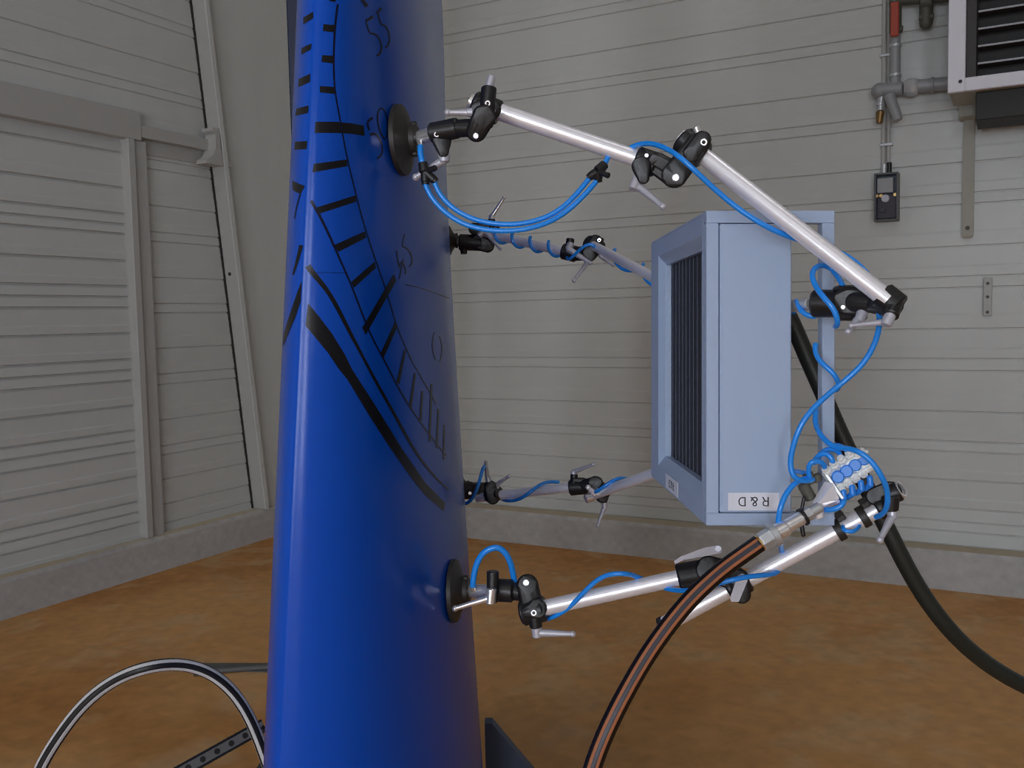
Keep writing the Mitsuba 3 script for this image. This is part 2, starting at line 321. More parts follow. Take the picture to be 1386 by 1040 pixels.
def decal(name, A, B, material='m_tape', off=.0006, nx=None, ny=4):
    A, B = np.asarray(A, float), np.asarray(B, float)
    def resample(L, k):
        t = np.concatenate([[0], np.cumsum(np.linalg.norm(np.diff(L, axis=0), axis=1))]); t /= t[-1]
        return np.stack([np.interp(np.linspace(0, 1, k), t, L[:, c]) for c in (0, 1)], 1)
    nx = nx or int(max(4, np.linalg.norm(np.diff(A, axis=0), axis=1).sum() / 2.5))
    a, b = resample(A, nx), resample(B, nx); w = np.linspace(0, 1, ny)[:, None, None]
    g = (a[None] * (1 - w) + b[None] * w).reshape(-1, 2)
    hit, nn, ok, dd = colhit(g)
    vv = hit + off * nn; f = []
    for r_ in range(ny - 1):
        for c_ in range(nx - 1):
            q = [r_ * nx + c_, r_ * nx + c_ + 1, (r_ + 1) * nx + c_ + 1, (r_ + 1) * nx + c_]
            if ok[q].all() and np.ptp(dd[q]) < .12: f += [[q[0], q[1], q[2]], [q[0], q[2], q[3]]]
    if not f: return
    mm = trimesh.Trimesh(vv, np.array(f), process=False); mm.remove_unreferenced_vertices()
    if (mm.face_normals.mean(0) @ nn[ok].mean(0)) < 0: mm.invert()
    obj(name, mm, material, col, smooth=True)
def ribbon(name, pts, w, material='m_ink', curve=True, off=.0006):
    pts = np.asarray(pts, float)
    if curve and len(pts) > 2: pts = spline(np.column_stack([pts, pts[:, 0] * 0]), 10 * len(pts))[:, :2]
    t = np.gradient(pts, axis=0); t /= np.linalg.norm(t, axis=1, keepdims=True); nn = np.stack([-t[:, 1], t[:, 0]], 1)
    w = np.interp(np.linspace(0, 1, len(pts)), np.linspace(0, 1, len(np.atleast_1d(w))), np.atleast_1d(w))[:, None]
    decal(name, pts - nn * w / 2, pts + nn * w / 2, material, off, ny=3)
TICKS = [[(446, -4), (454, -3), (454, 3), (445, 1)], [(437.6, 33), (453, 34), (453, 44), (437, 42)], [(436, 75), (452, 75.5), (451, 86), (435, 84)], [(433, 116.5), (454, 118), (454, 127.5), (433, 125)],
         [(424.6, 222), (469, 216), (470, 225), (423, 233.5)], [(426, 281.7), (481, 264.5), (482, 273), (430, 290)], [(451.6, 332), (494, 313), (495, 322), (458, 341)],
         [(475, 382), (507, 354), (508, 363), (478.6, 389.7)], [(490, 443.6), (532.6, 371), (536, 380), (494.6, 453.5)], [(515.4, 477), (534, 436), (537, 443.6), (518.6, 485)],
         [(536, 517), (546.5, 473), (548.8, 476), (540, 521)], [(553, 550), (560, 505), (562.6, 506), (556.5, 553)], [(567, 568), (570, 529), (572.5, 530), (570, 570)],
         [(579.5, 597), (582.5, 520), (585, 520), (582, 599)], [(589.5, 606), (592, 553), (594, 554), (592, 607)], [(599, 622), (600, 575), (602, 576), (601, 622)],
         [(411, 24), (424, 16), (424, 25), (411, 33)], [(409, 65), (422, 59), (421, 67), (408, 74)], [(405, 107), (420, 100), (420, 111), (404, 118)], [(402, 147), (418, 143), (417, 153), (400, 157)],
         [(400, 192), (416, 191), (415, 202), (399, 203)], [(396, 245), (413, 252), (407, 263), (397, 258)]]
for a, b, c, d in TICKS: decal('tape_mark', [a, b], [d, c])
decal('tape_mark', [(427, 165), (455, 165), (475, 167), (492, 170)], [(426, 180), (455, 180), (475, 181), (493, 184)])
decal('tape_band', [(417, 411), (429.7, 426), (449, 451.6), (466.6, 480.5), (476, 500), (487, 517), (512, 556), (543.6, 607.6), (575.5, 654), (602, 681)],
      [(413.5, 441), (426, 456), (444.7, 479), (458.5, 500), (470, 514), (499.5, 563), (526.5, 605), (556, 647), (575.5, 671), (600, 692)], ny=7, nx=110)
ribbon('tape_band', [(416.5, 360), (432, 380), (448, 402), (472.5, 448.5), (489, 480), (507, 514), (536, 566), (561, 610), (585, 642), (607, 663)], [8, 6, 5, 3.5, 4, 4, 3, 2], 'm_tape')
ribbon('tape_band', [(408, 332), (403, 352), (397, 372)], [5, 4, 2], 'm_tape')
decal('tape_band', [(408.5, 381), (403, 395), (388, 440), (384, 455)], [(407, 409), (400, 430), (388, 458), (383, 470)])
ribbon('pencil_line', [(457, 6), (452.5, 49), (451.6, 98), (454, 128), (460, 162), (467.6, 204), (477, 245), (485, 277), (494.5, 311), (509, 355), (524, 399.5), (537, 442), (549, 471), (558, 490), (575, 520), (590, 548)], [3, 2, 1.6, 1.6, 1.5, 1.2])
ribbon('pencil_line', [(421, 272), (443, 313.6), (462.7, 357.8), (477.4, 392), (499.5, 448.5), (517, 483), (541, 529), (561, 561), (585, 594), (604, 617)], [4, 2.4, 2, 2, 1.4])
ribbon('pencil_line', [(407, 263), (402, 280), (399, 296)], [1.8, 1.4])
ribbon('seam_line', [(548, 385), (575, 392), (607, 404)], .9)
ribbon('seam_line', [(423, 369), (445, 369), (468, 370)], .6)
s1 = lambda L: [(340 + x / 4.076, y / 4.076) for x, y in L]
s2_ = lambda L: [(340 + x / 4.076, 240 + y / 4.076) for x, y in L]
for L, w in [(s1([(668, 90), (650, 105), (630, 115)]), [4, 3]), (s1([(632, 115), (640, 150), (655, 185)]), 1.8), (s1([(655, 186), (690, 195), (713, 235), (713, 285), (690, 308)]), [2.4, 1.8, 3]),
             (s1([(716, 45), (705, 58), (690, 72)]), [3.6, 3]), (s1([(698, 75), (705, 105), (716, 136)]), 1.8), (s1([(716, 136), (742, 148), (760, 195), (757, 240), (738, 262)]), [2.4, 1.6, 2.4]),
             (s1([(668, 650), (655, 660), (640, 672)]), [3.4, 3]), (s1([(641, 672), (643, 700), (652, 718)]), 2.2), (s1([(655, 745), (690, 745), (715, 790), (722, 830), (712, 860), (692, 874)]), [4, 2, 1.8, 2.4]),
             (s1([(715, 596), (697, 625), (700, 690), (718, 745), (738, 770)]), 1.8), (s1([(715, 596), (735, 615), (748, 660), (752, 700), (744, 760)]), 1.5),
             (s2_([(847, 312), (838, 345), (832, 385)]), 1.2), (s2_([(832, 382), (860, 395), (882, 430), (886, 468), (868, 495)]), 1.6),
             (s2_([(802, 405), (806, 450), (818, 500)]), 1.6), (s2_([(818, 500), (830, 470), (848, 500), (848, 535)]), 1.6), (s2_([(838, 450), (828, 500), (815, 560)]), 1.4),
             ([(588, 450), (585, 470), (590, 488)], 1.0), ([(594, 455), (598, 470), (595, 490)], 1.0), ([(489, 0), (493, 4), (496, 9)], [4, 5])]:
    ribbon('handwritten_numeral', L, w)
# slate coloured support foot of the column, lower right
ft = thing('support_foot', 'slate blue sloping steel foot standing on the floor beside the mast base', 'support')
d0 = 2.05; A0, B0, C0 = P(656, 980, d0), P(666, 980, d0), P(715, 1040, d0); zt = A0[2]
rr = nrm(RT * [1, 1, 0]); ff = nrm(FW * [1, 1, 0]); wtop = (B0 - A0) @ rr; slope = ((C0 - B0) @ rr) / (B0[2] - C0[2])
g = A0 * [1, 1, 0]
obj('side_plate', prism([(0, 0), (wtop + slope * zt, 0), (wtop, zt), (0, zt)], rr, AZ, ff, g, .03), 'm_slate', ft, smooth=False)
obj('foot_plate', prism([(.03, 0), (wtop + slope * zt + .04, 0), (wtop + slope * zt + .04, .012), (.03, .012)], rr, AZ, ff, g + ff * .031, .16), 'm_slate', ft, smooth=False)

# ------------------------------------------------------------------ the grey framed box (fin unit)
DB = 1.22
O = P(956, 285, DB); ex = nrm(P(1130, 285, DB) - O); ez = P(956, 712, DB) - O; HB = np.linalg.norm(ez); ez = nrm(ez); WB = R(174, DB)
ey = P(881.5, 328, DB * 1.347) - O; LB = np.linalg.norm(ey); ey = nrm(ey); ey = nrm(ey - (ey @ ex) * ex * .0)
def BX(x, y, z): return O + x * ex + y * ey + z * ez           # x right, y away, z down from the front top left corner
def bbox(x0, x1, y0, y1, z0, z1, ch=.001): return cbox(BX((x0 + x1) / 2, (y0 + y1) / 2, (z0 + z1) / 2), ex, ey, ez, (x1 - x0) / 2, (y1 - y0) / 2, (z1 - z0) / 2, ch)
k = DB / FOC
bx = thing('fin_unit', 'grey painted metal box with dark vertical fins, open side frame and R&D stickers', 'box')
cw = 115 * k; rl = 17 * k; dr_ = .018
obj('front_rail', bbox(0, WB, 0, dr_, 0, rl), 'm_case', bx)
obj('front_rail', bbox(0, WB, 0, dr_, HB - rl, HB), 'm_case', bx)
obj('front_stile', bbox(0, rl, 0, dr_, rl, HB - rl), 'm_case', bx)
obj('front_stile', bbox(WB - rl, WB, 0, dr_, rl, HB - rl), 'm_case', bx)
obj('side_panel', bbox(rl + .0011, cw, -.0012, .012, rl + .0011, HB - rl - .0011, .0016), 'm_case', bx)
obj('rear_panel', bbox(.02, cw, LB - .012, LB, .0, HB), 'm_case', bx)
obj('top_panel', bbox(.0, cw, dr_, LB, .0, .004), 'm_case', bx)
obj('bottom_panel', bbox(.0, cw, dr_, LB, HB - .004, HB), 'm_case', bx)
obj('end_panel', bbox(cw - .004, cw, .012, LB - .012, .004, HB - .004), 'm_case', bx)
# frame of the fin face: L shaped rails with an inner sloping lip
def lip(poly, along, a0, a1):
    if along == 'y': return prism(poly, ex, ez, ey, BX(0, a0, 0), a1 - a0)
    return prism(poly, ex, ey, ez, BX(0, 0, a0), a1 - a0)
fr, lw = .036, .030
obj('fin_frame', lip([(0, .004), (0, .030), (.012, .046), (.020, .046), (.020, .004)], 'y', dr_, LB), 'm_case', bx, smooth=False)
obj('fin_frame', lip([(0, HB - .004), (0, HB - .030), (.010, HB - .046), (.020, HB - .046), (.020, HB - .004)], 'y', dr_, LB), 'm_case', bx, smooth=False)
obj('fin_frame', lip([(0, LB), (0, LB - .070), (.010, LB - .080), (.020, LB - .080), (.020, LB)], 'z', .004, HB - .004), 'm_case', bx, smooth=False)
obj('fin_frame', lip([(.0, dr_), (.0, dr_ + .008), (.020, dr_ + .010), (.020, dr_)], 'z', .004, HB - .004), 'm_case', bx, smooth=False)
obj('core', bbox(.052, .056, dr_, LB - .013, .03, HB - .03), 'm_hollow', bx, label='dark interior behind the fins')
fy = np.linspace(dr_ + .022, LB - .092, 12)
for y in fy: obj('fin', cbox(BX(.034, y, HB / 2), nrm(ex + .25 * ey), nrm(ey - .25 * ex), ez, .016, .0019, HB / 2 - .034, .0006), 'm_fin', bx, smooth=False)
obj('backing_strip', bbox(cw + .0002, cw + .008, .075, .16, 150 * k, HB - .03), 'm_slate', bx, label='dark strip on the far side')
obj('backing_strip', bbox(cw + .0002, cw + .011, .066, .074, 145 * k, HB - .03), 'm_zinc', bx)
# stickers, upside down
def sticker(org, right, down, w, h, out, th):
    c = org + right * w / 2 + down * h / 2
    s_ = obj('sticker', cbox(c + out * .0003, right, down, out, w / 2, h / 2, .0003, .0001), 'm_label', bx, label='white printed sticker reading R & D, upside down')
    tm = meshkit.text_mesh('R & D', th, .0002); v = tm.vertices.copy(); ctr = (v.min(0) + v.max(0)) / 2; v -= ctr * [1, 1, 0]
    p = c + out * .0007 + v[:, :1] * (-right) + v[:, 1:2] * down + v[:, 2:] * out
    mm = trimesh.Trimesh(p, tm.faces, process=False)
    if mm.volume < 0: mm.invert()
    obj('lettering', mm, 'm_print', s_, smooth=False)
sticker(BX(29 * k, -.0012, 382 * k), ex, ez, 69 * k, 24 * k, -ey, 12.5 * k)
sticker(BX(0, LB * .67, HB - .0265), -ey, ez, .098, .023, -ex, .012)

# ------------------------------------------------------------------ clamp arms
def screw(parent, x, y, d, r=4.5):
    c = P(x, y, d); ax = nrm(CAM - c); q = R(r, d)
    obj('screw', lathe(c - ax * q, ax, [(0, 0), (0, q), (q * 1.25, q), (q * 1.45, q * .8), (q * 1.45, q * .5), (q * .9, q * .42), (q * .9, 0)], 14), 'm_chrome', parent)
def lever(parent, k0, k1, rk, e, r0=4.0, r1=4.5, start=None, m='m_lever', ball=True):
    """a knob from k0 to k1 and a tapering handle to e, all in picture position and distance"""
    a, b, c = P(*k0), P(*k1), P(*e); s = P(*start) if start else b * .75 + a * .25
    parts = [cyl(a, b, R(rk, k0[2]), R(rk * .92, k1[2]))]
    parts.append(lathe(s, c - s, [(0, 0), (0, R(r0 * 1.15, k1[2])), (np.linalg.norm(c - s) * .6, R(r0 * .85, e[2])), (np.linalg.norm(c - s) * .9, R(r1 * .8, e[2])), (np.linalg.norm(c - s), R(r1 * .8, e[2]))], 14))
    if ball: parts.append(trimesh.creation.icosphere(2, R(r1, e[2])).apply_translation(c))
    obj('lever', cat(parts), m, parent)
def bar(a, b, r0, r1=None): return cyl(P(*a), P(*b), R(r0, a[2]), R(r1 or r0, b[2]))
def knk(a, ra, b, rb, t, axis=None):
    d = (a[2] + b[2]) / 2
    return knuckle(P(*a), R(ra, a[2]), P(*b), R(rb, b[2]), nrm(P(*a) - CAM) if axis is None else axis, R(t, d))
def coldepth(y, d):
    px = np.arange(700, 500, -.25); pp = np.array([P(x, y, d) for x in px]); i = (colfun(pp) < 0).argmax(); c = pp[i]; e = 1e-4
    return c, nrm([colfun(c + e * a) - colfun(c - e * a) for a in np.eye(3)])
def suction_cup(parent, x, y, r, far=None):
    hit, n, ok, dd = colhit([(x, y)]); c, n = hit[0], n[0]
    if far: c, n = coldepth(y, far)
    else: n = nrm(n + .24 * RT); c = c + .003 * n
    q = r
    m_ = lathe(c - n * .003, n, [(0, 0), (0, q), (.006, q * .985), (.009, q * .80), (.014, q * .55), (.018, q * .42), (.024, q * .40), (.026, q * .33), (.026, 0)], 40)
    s_ = obj('suction_cup', m_, 'm_rubber', parent)
    for sgn in (-1, 1):
        pv = c + n * .015 + sgn * nrm(np.cross(n, RT)) * 0 + sgn * .40 * q * nrm(AZ - (AZ @ n) * n)
        obj('pull_tab', cyl(pv, pv + n * .006, q * .10), 'm_rubber', s_)
    return c, n
AR = .0112
def tube(parent, a, b, r=AR):
    p, q = P(*a), P(*b); L = np.linalg.norm(q - p); w = r * .84
    obj('tube', lathe(p, q - p, [(.002, 0), (.002, w), (0, w), (0, r - .0008), (.0008, r), (L - .0008, r), (L, r - .0008), (L, w), (L - .002, w), (L - .002, 0)], 32), 'm_alu', parent, smooth=30)

# --- near upper arm
a1 = thing('jointed_strut', 'aluminium tube arm with black clamps, from the topmost suction cup over the box top', 'strut')
c1, n1 = suction_cup(a1, 541, 190, R(46, 1.30)); D1 = float((c1 - CAM) @ FW)
e1 = P(584, 181, D1 - .022)
obj('stub', cyl(c1 + n1 * .02, e1 + .006 * nrm(e1 - c1), R(9.5, D1)), 'm_chrome', a1, label='polished chrome stub')
dA = D1 - .028
ck = obj('clamp', cat([bar((583, 181, dA), (621, 173, dA - .012), 14), bar((619, 174, dA - .012), (640, 173, dA - .02), 12), knk((598, 190, dA), 13, (600, 206, dA), 7, 20)]), 'm_black', a1)
screw(ck, 591, 182, dA - R(14, dA), 4.2)
lever(ck, (600, 205, dA), (602, 220, dA), 8, (563, 240, dA + .014), 5, 5)
ck = obj('clamp', cat([knk((645, 178, dA - .02), 14, (655, 158, dA - .03), 16, 24), cyl(P(641, 139.5, 1.245), P(676, 154, 1.243), R(17.5, dA)), bar((657, 172, 1.228), (662, 118, 1.228), 10.5, 10.5), knk((652, 152, 1.245), 17, (664, 148, 1.243), 14, 34)]), 'm_black', a1)
screw(ck, 644, 184, dA - .02 - R(14, dA), 4.2); screw(ck, 660, 140, 1.228 - R(10, dA), 4.2)
obj('end_ring', lathe(P(640, 139, 1.245), P(620, 130, 1.246) - P(640, 139, 1.245), [(0, 0), (0, R(11, dA)), (.004, R(11, dA)), (.004, R(9, dA)), (.001, R(9, dA)), (.001, 0)], 24), 'm_chrome', ck)
lever(ck, (662, 120, 1.228), (665.5, 103, 1.228), 6, (665.5, 103, 1.228), 3, 3, start=(665, 106, 1.228), ball=False)
lever(ck, (640, 152, dA - .03), (632, 152.5, dA - .03), 6, (606, 152.5, dA - .03), 4.4, 4.8)
tube(a1, (641, 139.5, 1.245), (872, 218, 1.225))
dB = 1.215
ck = obj('clamp', cat([cyl(P(861, 214.5, dB + .005), P(889, 224, dB), R(17, dB)), knk((890, 222, dB), 15, (913, 237, dB), 17, 26), knk((868, 225, dB - .004), 13, (871, 241, dB - .004), 8, 22), knk((886, 216, dB - .008), 8, (904, 226, dB - .008), 9, 22)]), 'm_black', a1)
screw(ck, 875, 210.5, dB - R(16, dB), 3.2)
lever(ck, (864, 240, dB), (857, 257, dB - .004), 7.5, (897, 279.5, dB - .03), 5.2, 5, start=(861, 250, dB))
ck = obj('clamp', cat([knk((913, 237, dB - .02), 17.5, (943, 197, dB - .025), 16, 26), cyl(P(922, 189, dB - .006), P(952, 213, dB - .016), R(20, dB)), knk((950, 190, dB - .032), 12.5, (936, 208, dB - .03), 12, 22)]), 'm_black', a1)
screw(ck, 914.5, 240.5, dB - .02 - R(13, dB), 5.2); screw(ck, 952.5, 192.5, dB - .032 - R(11, dB), 5.2)
obj('end_ring', lathe(P(925, 191, dB - .007), P(905, 176, dB) - P(925, 191, dB - .007), [(0, 0), (0, R(14, dB)), (.005, R(14, dB)), (.005, R(11.5, dB)), (.001, R(11.5, dB)), (.001, 0)], 28), 'm_chrome', ck)
obj('stud', cyl(P(946, 182, dB - .02), P(942, 172, dB - .02), R(5, dB)), 'm_chrome', ck)
tube(a1, (924, 190, dB - .006), (1204, 407.5, 1.085))
dC = 1.095
ck = obj('clamp', cat([cyl(P(1193, 399, dC), P(1216, 417, dC - .01), R(19, dC)), knk((1180, 412, dC + .03), 12, (1206, 413, dC), 16, 26), bar((1213, 402, dC - .004), (1205, 428, dC - .02), 12, 11)]), 'm_black', a1)
lever(ck, (1206, 424, dC - .018), (1199, 441, dC - .02), 8, (1152, 441, dC + .01), 4, 3.5, start=(1197, 436, dC - .01))
dD = 1.155
ck = obj('clamp', cat([cyl(P(1099, 411, dD + .03), P(1136, 411, dD + .012), R(19, dD)), knk((1145, 408, dD - .006), 18, (1160, 409, dD - .01), 20, 34), knk((1158, 409, dD - .02), 13, (1190, 411, dC + .02), 12, 24), cbox(P(1146, 391, dD), RT, UP, FW, R(15, dD), R(4, dD), R(13, dD), .002), cbox(P(1152, 425, dD - .004), RT, UP, FW, R(18, dD), R(9, dD), R(12, dD), .002)]), 'm_black', a1)
screw(ck, 1141, 416, dD - .006 - R(17, dD), 3)
lever(ck, (1169, 419, dD - .03), (1162, 436, dD - .035), 7.5, (1148, 449, dD - .045), 5, 4.6, start=(1160, 434, dD - .035))
obj('stub', cyl(P(1098, 411, dD + .032), P(1066, 415.5, DB + .045), R(9, dD)), 'm_zinc', a1)

# --- near lower arm
a2 = thing('jointed_strut', 'aluminium tube arm with black clamps, carrying the valve block below the grey box', 'strut')
c2, n2 = suction_cup(a2, 613, 800, R(41, 1.45)); D2 = float((c2 - CAM) @ FW); e2 = P(664, 801, D2 - .02)
obj('stub', cyl(c2 + n2 * .02, e2, R(9, D2)), 'm_chrome', a2, label='polished chrome stub')
dE = D2 - .025
ck = obj('clamp', cat([bar((659, 799, dE), (674, 799, dE), 17), bar((672, 799, dE), (695, 800, dE - .004), 15.5), bar((693, 800, dE), (706, 802, dE - .005), 12), bar((667, 805, dE - .02), (667, 773, dE - .02), 8.3)]), 'm_black', a2)
lever(ck, (665, 797, dE - .035), (664, 818, dE - .036), 7.3, (616, 824, dE - .03), 4.2, 4.3, start=(661, 810, dE - .036), m='m_chrome')
ck = obj('clamp', cat([knk((714, 792, dE - .02), 14.5, (719, 815, dE - .02), 15, 26), cyl(P(706, 830, dE - .022), P(738, 823, dE - .03), R(17.5, dE)), knk((713, 828, dE - .03), 9, (727, 824, dE - .034), 13, 22), bar((722, 825, dE - .035), (726, 850, dE - .035), 9.5, 8.5)]), 'm_black', a2)
screw(ck, 712, 789, dE - .02 - R(13, dE), 4.6); screw(ck, 722.5, 830, dE - .035 - R(11, dE), 4.6)
lever(ck, (726, 849, dE - .035), (727, 863, dE - .035), 7, (775, 858.5, dE - .04), 5, 4.4, start=(729, 857, dE - .035))
tube(a2, (708, 829.5, dE - .022), (962, 773, 1.29))
dF = 1.30
ck = obj('clamp', cat([cyl(P(917, 782, dF), P(965, 772.5, dF - .006), R(18.5, dF), R(17, dF)), knk((960, 771, dF - .012), 18, (985, 771, dF - .01), 12, 26)]), 'm_black', a2)
lv = lambda pts, d, t: hullm(np.vstack([[P(x, y, d), P(x, y, d + t)] for x, y in pts]))
obj('lever', cat([lv([(926, 752), (952, 742), (974, 738), (978, 743), (976, 749), (950, 752), (927, 758)], dF - .03, .010), lv([(912, 760), (924, 752), (930, 756), (914, 764)], dF - .024, .008), cyl(P(972, 743, dF - .03), P(972, 743, dF - .036), R(4.5, dF))]), 'm_lever', ck)
dG = 1.262
ck = obj('clamp', cat([cyl(P(984, 799, dG + .004), P(1012, 783, dG), R(18, dG)), knk((1000, 784, dG - .012), 14, (1004, 805, dG - .012), 12, 22), knk((975, 780, dG + .006), 13, (996, 786, dG), 14, 24)]), 'm_black', a2)
obj('lever', cat([lv([(999, 778), (1011, 778), (1012, 786), (1000, 815), (990, 815), (988, 810)], dG - .032, .008), cyl(P(1005, 782, dG - .032), P(1005, 782, dG - .037), R(5, dG))]), 'm_lever', ck)
tube(a2, (899, 846, 1.292), (1200, 682.5, 1.222))
obj('end_cap', cyl(P(894, 848.5, 1.294), P(900, 845.5, 1.292), AR * 1.12), 'm_black', a2)
dH = 1.215
ck = obj('clamp', cat([cyl(P(1186, 690, dH + .004), P(1206, 679.5, dH), R(17, dH)), knk((1184, 672, dH + .006), 12, (1204, 668, dH), 16, 26), cyl(P(1202, 671, dH - .005), P(1217, 664, dH - .01), R(14, dH)), bar((1205, 672, dH - .02), (1206, 692, dH - .02), 12, 10)]), 'm_black', a2)
obj('end_ring', lathe(P(1216, 664.3, dH - .01), P(1226, 659.5, dH - .016) - P(1216, 664.3, dH - .01), [(0, 0), (0, R(12, dH)), (.005, R(12, dH)), (.005, R(10, dH)), (.001, R(10, dH)), (.001, 0)], 26), 'm_chrome', ck)
lever(ck, (1207, 690, dH - .02), (1208, 703, dH - .022), 7, (1191, 731, dH - .04), 5.2, 5, start=(1207, 700, dH - .022))

# --- far upper arm
a3 = thing('jointed_strut', 'thin looking far aluminium arm wrapped in blue hose, between mast and fin face top', 'strut')
c3, n3 = suction_cup(a3, 603, 326, .036, 2.25); D3 = float((c3 - CAM) @ FW)
dI = D3 - .01
obj('stub', cyl(c3 + n3 * .012, P(628, 328, dI), R(5.5, dI)), 'm_chrome', a3)
ck = obj('clamp', cat([bar((621, 328, dI), (653, 329, dI), 11), knk((648, 328, dI), 11, (660, 333, dI), 9, 18), bar((627, 330, dI), (628, 344, dI), 5, 4.5)]), 'm_black', a3)
lever(ck, (648, 320, dI - .03), (655, 313, dI - .03), 4, (677, 337, dI - .05), 2.6, 2.4, start=(656, 314, dI - .03))
ck = obj('clamp', cat([knk((642, 310, dI - .01), 8, (668, 312, dI - .01), 9, 18), bar((666, 314, dI - .02), (665, 297, dI - .02), 5.5)]), 'm_black', a3)
obj('end_ring', cyl(P(638, 305, dI - .012), P(654, 307, dI - .02), R(4.5, dI)), 'm_chrome', ck)
lever(ck, (665, 298, dI - .02), (666, 291, dI - .02), 4.2, (682, 268, dI - .03), 2.8, 2.5, start=(666, 293, dI - .02), m='m_chrome')
tube(a3, (652, 314, dI - .01), (790, 347, dI - .16), .0105)
dJ = dI - .15
ck = obj('clamp', cat([cyl(P(761, 340, dJ + .01), P(781, 344.5, dJ), R(11, dJ)), bar((770, 340, dJ - .02), (772, 323, dJ - .02), 5.5), knk((780, 344, dJ), 9, (798, 342, dJ - .01), 10.5, 18)]), 'm_black', a3)
lever(ck, (773, 330, dJ - .025), (769, 338, dJ - .03), 5, (799, 356, dJ - .05), 4, 3, start=(769, 337, dJ - .03))
ck = obj('clamp', cat([knk((798, 343, dJ - .02), 11, (806, 328, dJ - .02), 10, 18), bar((808, 338, dJ - .03), (812, 322, dJ - .03), 6), cyl(P(794, 328, dJ - .01), P(814, 338, dJ - .03), R(10.5, dJ))]), 'm_black', a3)
obj('end_ring', cyl(P(792, 327, dJ - .01), P(797, 329.5, dJ - .012), R(8, dJ)), 'm_chrome', ck)
screw(ck, 811, 325, dJ - .03 - R(6, dJ), 3)
lever(ck, (796, 352, dJ - .03), (794, 358, dJ - .03), 4, (777, 380, dJ - .05), 3, 3, start=(795, 356, dJ - .03))
lever(ck, (812, 344, dJ - .04), (816, 349, dJ - .04), 4, (830, 359, dJ - .05), 3, 2.6, start=(815, 348, dJ - .04))
tube(a3, (800, 331, dJ - .02), (925, 397, 1.70), .0102)

# --- far lower arm
a4 = thing('jointed_strut', 'far aluminium arm with upright levers, from the mast to below the fin face', 'strut')
c4, n4 = suction_cup(a4, 618, 662, .036, 2.1); D4 = float((c4 - CAM) @ FW)
dK = D4 - .005
obj('stub', cyl(c4 + n4 * .012, P(640, 664, dK), R(5.5, dK)), 'm_chrome', a4)
ck = obj('clamp', cat([cbox(P(643, 662, dK), RT, UP, FW, R(16, dK), R(8.5, dK), R(9, dK), .003), bar((628, 664, dK), (640, 664, dK), 12)]), 'm_black', a4)
screw(ck, 636, 668, dK - R(13, dK), 2.6)
ck = obj('clamp', cat([knk((664, 660, dK - .02), 9, (667, 674, dK - .02), 9, 22), bar((659, 660, dK - .02), (664, 650, dK - .02), 5), cyl(P(659, 671, dK - .01), P(677, 667.5, dK - .03), R(9.5, dK))]), 'm_black', a4)
lever(ck, (662, 653, dK - .03), (660, 645, dK - .03), 4, (657.5, 626, dK - .04), 3, 2.6, start=(660, 648, dK - .03), m='m_zinc')
lever(ck, (672, 662, dK - .03), (671, 656, dK - .03), 4, (689, 645, dK - .05), 2.8, 2.6, start=(671, 657, dK - .03))
tube(a4, (645, 674, dK - .005), (790, 658, dK - .10), .0105)
dL = dK - .10
ck = obj('clamp', cat([cyl(P(771, 660.5, dL + .01), P(795, 658, dL), R(11, dL)), bar((777, 655, dL), (777, 642, dL), 5), cbox(P(783, 650, dL), RT, UP, FW, R(9, dL), R(3, dL), R(7, dL), .002), knk((792, 657, dL), 8, (806, 655, dL - .01), 10, 18)]), 'm_black', a4)
lever(ck, (777, 645, dL), (776, 637, dL), 4, (803, 629, dL - .03), 2.8, 2.6, start=(776, 639, dL))
ck = obj('clamp', cat([knk((806, 655, dL - .03), 10.5, (815, 672, dL - .03), 9, 18), bar((816, 672, dL - .03), (818, 681, dL - .03), 4.5), cyl(P(805, 669, dL - .03), P(822, 662, dL - .04), R(10, dL))]), 'm_black', a4)
obj('end_ring', cyl(P(792, 676, dL - .035), P(805, 671, dL - .03), R(6, dL)), 'm_chrome', ck)
lever(ck, (807, 668, dL - .06), (806, 671, dL - .062), 5, (796, 660, dL - .07), 4, 3.6, start=(805, 669, dL - .06), m='m_alu')
lever(ck, (818, 680, dL - .03), (819, 689, dL - .03), 4.4, (809, 712, dL - .03), 3, 2.4, start=(818, 687, dL - .03))
tube(a4, (803, 670.5, dL - .03), (930, 625, 1.70), .0102)

# ------------------------------------------------------------------ blue air hoses
HR_ = .0034
def air(label, pts, r=HR_, name='air_hose', category='hose', group=None): return solo(name, hose(pts, r, 12), 'm_air', label, category, group)
def ycon(label, a, b, c, d_, tap=None):
    """black push-in Y connector: stem a, branches b and c"""
    y = thing('hose_connector', label, 'connector')
    m_ = [bar(a, d_, 6.5, 7.5), bar(d_, b, 6, 6), bar(d_, c, 6, 6)]
    obj('body', cat(m_), 'm_black', y)
    for q in (b, c):
        v0, v1 = P(*d_), P(*q); u_ = nrm(v1 - v0)
        obj('release_ring', cyl(v1 - u_ * .001, v1 + u_ * .003, R(5.2, q[2])), 'm_black', y)
    if tap: obj('tap', bar(d_, tap, 3.5, 4), 'm_black', y)
h0 = 1.222
fit = obj('hose_fitting', cyl(P(568, 190, D1 - .014), P(569, 199, h0 + .005), R(3.6, h0)), 'm_chrome', a1)
air('short blue hose from the topmost chrome stub down to its black connector', [(569, 198, h0 + .005), (570, 212, h0), (573, 224, h0)], R(4.2, h0))
ycon('black forked hose connector hanging below the topmost suction cup', (572, 220, h0), (576, 247, h0), (588, 244, h0), (575, 233, h0), (590, 227, h0 - .01))
